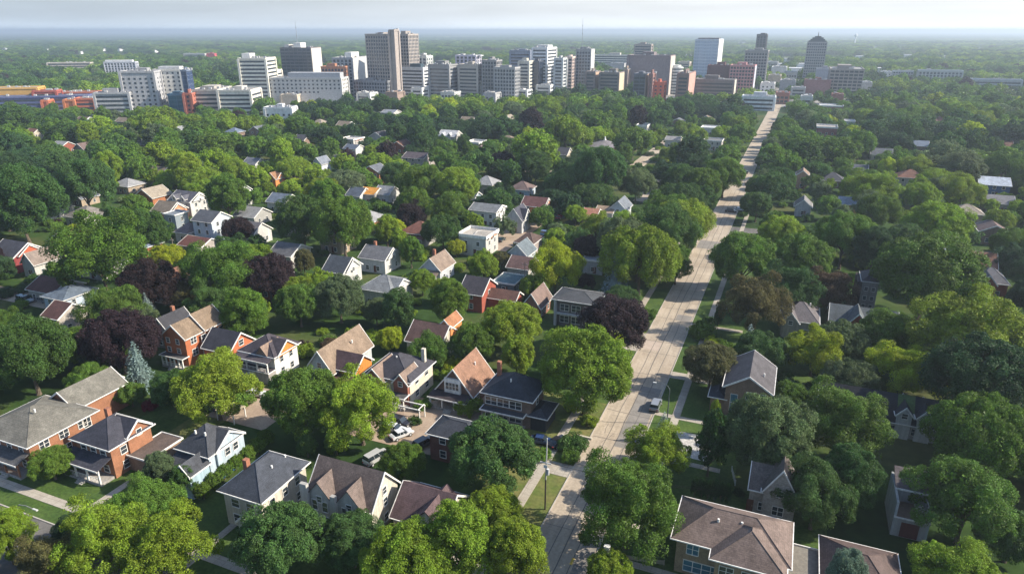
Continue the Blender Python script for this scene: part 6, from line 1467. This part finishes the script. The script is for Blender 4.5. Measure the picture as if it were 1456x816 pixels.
# ---------------------------------------------------------------- vehicles
M_TYRE = mat((.02, .02, .02), 'rubber'); M_RIM = mat((.45, .45, .46), 'metal'); M_CG = mat((.02, .028, .035), 'glass')
def vehicle(label, px, py, col, rz, kind='car', name='parked_car', group='parked cars', Lh=2.25, Wd=.9):
    x, y = G(px, py)
    t = thing(name, label, 'car' if kind != 'van' else 'van', x, y, .07, rz, group)
    P = {'car': [(-2.2, .35), (2.2, .35), (2.25, .62), (2.1, .82), (1.05, .95), (-1.75, .98), (-2.22, .82)],
         'suv': [(-2.2, .38), (2.2, .38), (2.28, .75), (2.15, 1.0), (1.1, 1.1), (-2.15, 1.12), (-2.25, .8)],
         'van': [(-2.45, .4), (2.45, .4), (2.5, .8), (2.3, 1.1), (1.5, 1.2), (-2.42, 1.25), (-2.5, .8)]}[kind]
    T = {'car': [(-1.65, .95), (1.05, .93), (.35, 1.42), (-1.05, 1.44)], 'suv': [(-2.1, 1.08), (1.1, 1.08), (.45, 1.68), (-1.9, 1.72)], 'van': [(-2.38, 1.2), (1.5, 1.15), (.7, 1.95), (-2.25, 2.0)]}[kind]
    w0, w1 = .90, .74
    M = mat(col, 'carpaint')
    b = MB().prism(P, -w0, w0, 'y'); b.v = [(p[0], p[1] * (.95 if p[2] < .5 or p[2] > .9 else 1), p[2]) for p in b.v]
    bo = b.build('body', M, t); fixn(bo.data)
    bv = bo.modifiers.new('bevel', 'BEVEL'); bv.width = .07; bv.segments = 2
    # cabin tapers inward to the roof
    c = MB(); zt = T[2][1]
    pts = [(T[0][0], -w0 + .05, T[0][1]), (T[1][0], -w0 + .05, T[1][1]), (T[2][0], -w1 + .06, T[2][1]), (T[3][0], -w1 + .06, T[3][1])]
    c.poly(pts + [(p[0], -p[1], p[2]) for p in pts], [(0, 1, 2, 3), (7, 6, 5, 4), (1, 5, 6, 2), (2, 6, 7, 3), (3, 7, 4, 0), (0, 4, 5, 1)])
    co = c.build('windows', M_CG, t); fixn(co.data)
    ro = box('roof', t, M, T[3][0] - .02, T[2][0] + .02, -w1 + .04, w1 - .04, zt - .02, zt + .05); bv = ro.modifiers.new('bevel', 'BEVEL'); bv.width = .03; bv.segments = 2
    pl = MB()
    for sg in (-1, 1):
        for fr in (.36, .68):
            xb = T[0][0] + (T[1][0] - T[0][0]) * fr; xt = T[3][0] + (T[2][0] - T[3][0]) * fr
            pl.tube([(xb, sg * (w0 - .045), T[0][1]), (xt, sg * (w1 - .055), zt)], [.045, .04], 5)
    pl.build('window_pillar', M, t)
    for sx in (-1, 1):
        for sy in (-1, 1):
            cx = sx * (1.38 if kind != 'van' else 1.6)
            wh = thing_part('wheel', t, M_TYRE, [(cx, sy * .72, .33), (cx, sy * .93, .33)], [.34, .34], 14)
            MB().tube([(cx, sy * .935, .33), (cx, sy * .95, .33)], [.2, .19], 10).build('rim', M_RIM, wh)
    for sy in (-1, 1):
        box('headlight', t, mat((.7, .7, .68), 'glass'), P[2][0] - .1, P[2][0] + .02, sy * .6 - .17, sy * .6 + .17, .62, .76)
        box('tail_light', t, mat((.4, .02, .02), 'glass'), P[-1][0] - .03, P[-1][0] + .1, sy * .66 - .13, sy * .66 + .13, .68, .84)
        box('mirror', t, M, T[1][0] - .45, T[1][0] - .27, sy * .98 - .08, sy * .98 + .08, T[1][1] + .02, T[1][1] + .16)
    box('bumper', t, mat((.05, .05, .05), 'rubber'), P[1][0] - .05, P[1][0] + .1, -.78, .78, .3, .5); box('bumper', t, mat((.05, .05, .05), 'rubber'), P[0][0] - .1, P[0][0] + .05, -.78, .78, .3, .5)
    return t
def thing_part(name, parent, m, pts, rads, n): return MB().tube(pts, rads, n).build(name, m, parent)
ALONG = math.pi / 2 - AZ
SIL = (.24, .25, .27)
vehicle('silver car parked at the right kerb of the street below the lamp', 932, 580, SIL, ALONG, 'suv')
vehicle('blue car on the driveway left of the white utility pole', 770, 630, (.03, .06, .16), -AZ + .1, 'car')
vehicle('small black car half behind the white utility pole, next to the blue car', 793, 632, (.02, .02, .024), -AZ + 1.2, 'car')
vehicle('black pickup like car in the dirt yard before the white pergola', 569, 604, (.025, .022, .025), -AZ - .1, 'suv')
vehicle('white car beside the black one in the dirt yard', 561, 613, (.7, .7, .7), -AZ, 'car')
vehicle('white car parked slantwise at the edge of the dirt yard', 571, 621, (.68, .68, .68), ALONG - .5, 'car')
vehicle('large charcoal car with a pale blue windscreen by the small dark brick house', 603, 634, (.05, .055, .06), ALONG - .35, 'suv')
vehicle('pale grey camper van left of the small dark brick house', 536, 655, (.5, .5, .5), ALONG - .3, 'van', 'camper_van')
vehicle('white car in front of the white house with the orange gable', 364, 563, (.7, .7, .7), -AZ + .3, 'car')
vehicle('white car behind the porch house by the mown lawn', 163, 540, (.7, .7, .7), -AZ, 'car')
vehicle('pale blue and white van on the side lane at the left', 36, 430, (.45, .52, .6), -AZ, 'van', 'parked_van')
vehicle('grey car right of the pale blue and white van at the left', 60, 429, (.25, .26, .27), -AZ, 'car')
vehicle('black car crossing the street halfway up', 1039, 302, (.02, .022, .026), -AZ + .1, 'car', 'car', 'cars on the street')
vehicle('white car just right of the black car on the street', 1051, 300, (.65, .65, .65), -AZ, 'car', 'car', 'cars on the street')
vehicle('dark car far up the street, driving away', 1061, 247, (.03, .03, .035), ALONG, 'car', 'car', 'cars on the street')
vehicle('dark green car between the maroon roof and the drive at centre', 713, 343, (.03, .05, .05), ALONG, 'car')
vehicle('bright red car beside a yellow shrub right of the maroon roof', 795, 311, (.42, .02, .04), ALONG, 'car')
vehicle('blue and white van behind the brown skylight roof', 778, 336, (.2, .3, .55), -AZ, 'van', 'parked_van')
vehicle('navy car at the back of the pale blue house', 322, 583, (.02, .035, .12), -AZ + .6, 'suv')
# ---------------------------------------------------------------- poles, lamps, wires
WOODP = mat((.22, .18, .14), 'bark'); STEELP = mat((.30, .30, .30), 'metal')
x, y = G(775, 724); t = thing('utility_pole', 'tall utility pole with a white upper half, wires reaching across the street', 'utility pole', x, y)
MB().tube([(0, 0, 0), (0, 0, 5.6)], [.13, .12], 10).build('pole_base', mat((.06, .05, .045), 'bark'), t)
MB().tube([(0, 0, 5.6), (.05, 0, 9), (.1, .0, 13)], [.12, .11, .08], 10).build('pole_top', mat((.45, .44, .42), 'paint'), t)
box('crossarm', t, mat((.5, .5, .5), 'paint'), -.9, .9, -.18, -.06, 8.6, 8.75)
MB().cyl(.35, 0, 6.6, 7.6, .22, 12).build('transformer', mat((.5, .5, .5), 'metal'), t)
box('street_sign', t, mat((.6, .6, .6), 'paint'), -.3, .3, -.22, -.17, 7.8, 8.3)
for k, dx in enumerate((-.8, .8)):
    pts = [(dx + s * 24, .5 * s, 8.8 + 1.6 * s - 3.2 * s * (1 - s)) for s in np.linspace(0, 1, 10)]
    MB().tube(pts, [.022] * 10, 5).build('cable', mat((.02, .02, .02), 'rubber'), t)
for (px, py, hgt, lab, arm, nm) in ((948, 602, 8.2, 'dark cobra head street lamp leaning over the silver car', -2.9, 'street_lamp'), (38, 765, 6.4, 'street lamp with a long pale arm in the lower left corner', 4.2, 'street_lamp')):
    x, y = G(px, py); t = thing(nm, lab, 'street lamp', x, y); lm = mat((.10, .12, .12) if arm < 0 else (.25, .25, .25), 'metal')
    MB().tube([(0, 0, 0), (0, 0, hgt * .6), (0, 0, hgt - .9), (arm * .15, 0, hgt - .2), (arm * .55, 0, hgt + .1), (arm * .9, 0, hgt)], [.13, .10, .08, .07, .055, .05], 8).build('pole', lm, t)
    box('lamp_head', t, mat((.5, .5, .48), 'metal'), min(arm * .88, arm * 1.1), max(arm * .88, arm * 1.1), -.13, .13, hgt - .08, hgt + .09)
    MB().cyl(0, 0, .0, .3, .24, 10).build('base', lm, t)
for (px, py, hgt, lab) in ((288, 598, 9.0, 'bare wooden pole in the dry yellow yard behind the pale blue house'), (640, 460, 8.5, 'thin pole before the tall tree left of the red brick house'), (746, 420, 10, 'pale thin pole behind the tan gabled cottage'), (250, 372, 8, 'leaning grey pole near the blackish purple tree'), (1094, 290, 7, 'short pole right of the street near the small grey house')):
    x, y = G(px, py); t = thing('utility_pole', lab, 'utility pole', x, y)
    MB().tube([(0, 0, 0), (0, 0, hgt)], [.15, .10], 8).build('pole', WOODP, t); box('crossarm', t, WOODP, -.7, .7, -.14, -.04, hgt - .9, hgt - .75)
    for dx in (-.6, .6): MB().cyl(dx, -.09, hgt - .749, hgt - .5, .05, 8).build('insulator', M_TRIM, t)
# pergola, hydrant, bins, planters, garden bits
x, y = G(583, 592); t = thing('pergola', 'white timber pergola at the edge of the dirt yard', 'pergola', x, y)
for dx in (-2.7, 2.7):
    for dy in (-1, 1): box('post', t, M_TRIM, dx - .09, dx + .09, dy - .09, dy + .09, 0, 2.4)
box('beam', t, M_TRIM, -2.9, 2.9, -1.1, -.9, 2.41, 2.62); box('beam', t, M_TRIM, -2.9, 2.9, .9, 1.1, 2.41, 2.62)
for dx in (-2.6, 2.6): box('beam', t, M_TRIM, dx - .08, dx + .08, -1.2, 1.2, 2.63, 2.75)
x, y = G(330, 595); t = thing('carport', 'tan topped open carport behind the pale blue house', 'carport', x, y)
box('roof', t, mat((.50, .42, .30), 'concrete'), -2.2, 2.2, -1.7, 1.7, 2.2, 2.36)
for dx in (-2.0, 2.0):
    for dy in (-1.5, 1.5): box('post', t, M_TRIM, dx - .08, dx + .08, dy - .08, dy + .08, 0, 2.2)
x, y = G(857, 622) ; x, y = G(831, 623); t = thing('street_sign_slab', 'low pale concrete slab sign on the verge beside the front walk', 'slab', x, y)
box('slab', t, mat((.5, .46, .38), 'concrete'), -1.4, 1.4, -.2, .2, .05, .45); box('base', t, mat((.35, .32, .28), 'concrete'), -1.5, 1.5, -.3, .3, 0, .049)
x, y = G(863, 782); t = thing('utility_box', 'small white utility box at the right kerb near the bottom', 'utility box', x, y)
box('cabinet', t, M_TRIM, -.4, .4, -.3, .3, .1, .75); box('lid', t, mat((.6, .6, .6), 'metal'), -.44, .44, -.34, .34, .751, .82); box('plinth', t, mat((.35, .33, .3), 'concrete'), -.5, .5, -.4, .4, 0, .099)
x, y = G(719, 334); t = thing('wheelie_bin', 'green bin beside the black steep gabled house', 'bin', *G(732, 320)); box('body', t, mat((.02, .22, .07), 'paint'), -.5, .5, -.5, .5, .1, 1.3); box('lid', t, mat((.02, .15, .05), 'paint'), -.55, .55, -.55, .55, 1.301, 1.4)
# fences
def fence(label, a, b_, hgt, col, name='fence'):
    (x0, y0), (x1, y1) = G(*a), G(*b_); L_ = math.hypot(x1 - x0, y1 - y0); t = thing(name, label, 'fence', x0, y0, 0, math.atan2(y1 - y0, x1 - x0)); M = mat(col, 'paint')
    n = int(L_ / 2.4) + 1
    for i in range(n + 1): box('post', t, M, i * L_ / n - .06, i * L_ / n + .06, -.06, .06, 0, hgt + .1)
    m = MB()
    for i in range(int(L_ / .16)): m.box(i * .16 + .07, i * .16 + .20, -.02, .02, .1, hgt)
    m.build('pickets', M, t); box('rail', t, M, 0, L_, .03, .06, hgt * .6, hgt * .6 + .1)
fence('grey board fence on the lawn right of the street beside the shrubs', (1030, 440), (1060, 448), 1.4, (.3, .32, .32))
fence('weathered fence beside the large mauve hip-roofed house', (868, 792), (944, 803), .8, (.32, .28, .22))
fence('low white fence along the driveway right of the gravel drive', (1040, 670), (1045, 690), 1.0, (.6, .6, .6))
# ---------------------------------------------------------------- air
hz = MB().box(-69000, 69000, -390, 69500, -1.5, 97)
m = bpy.data.materials.new('haze'); m.use_nodes = True; nt = m.node_tree; nt.nodes.remove(nt.nodes['Principled BSDF'])
pv = nt.nodes.new('ShaderNodeVolumePrincipled'); pv.inputs['Color'].default_value = (.66, .77, .89, 1); pv.inputs['Density'].default_value = HAZE; pv.inputs['Anisotropy'].default_value = .3
nt.links.new(pv.outputs[0], nt.nodes['Material Output'].inputs['Volume'])
ho = hz.build('haze', m); ho['kind'] = 'stuff'
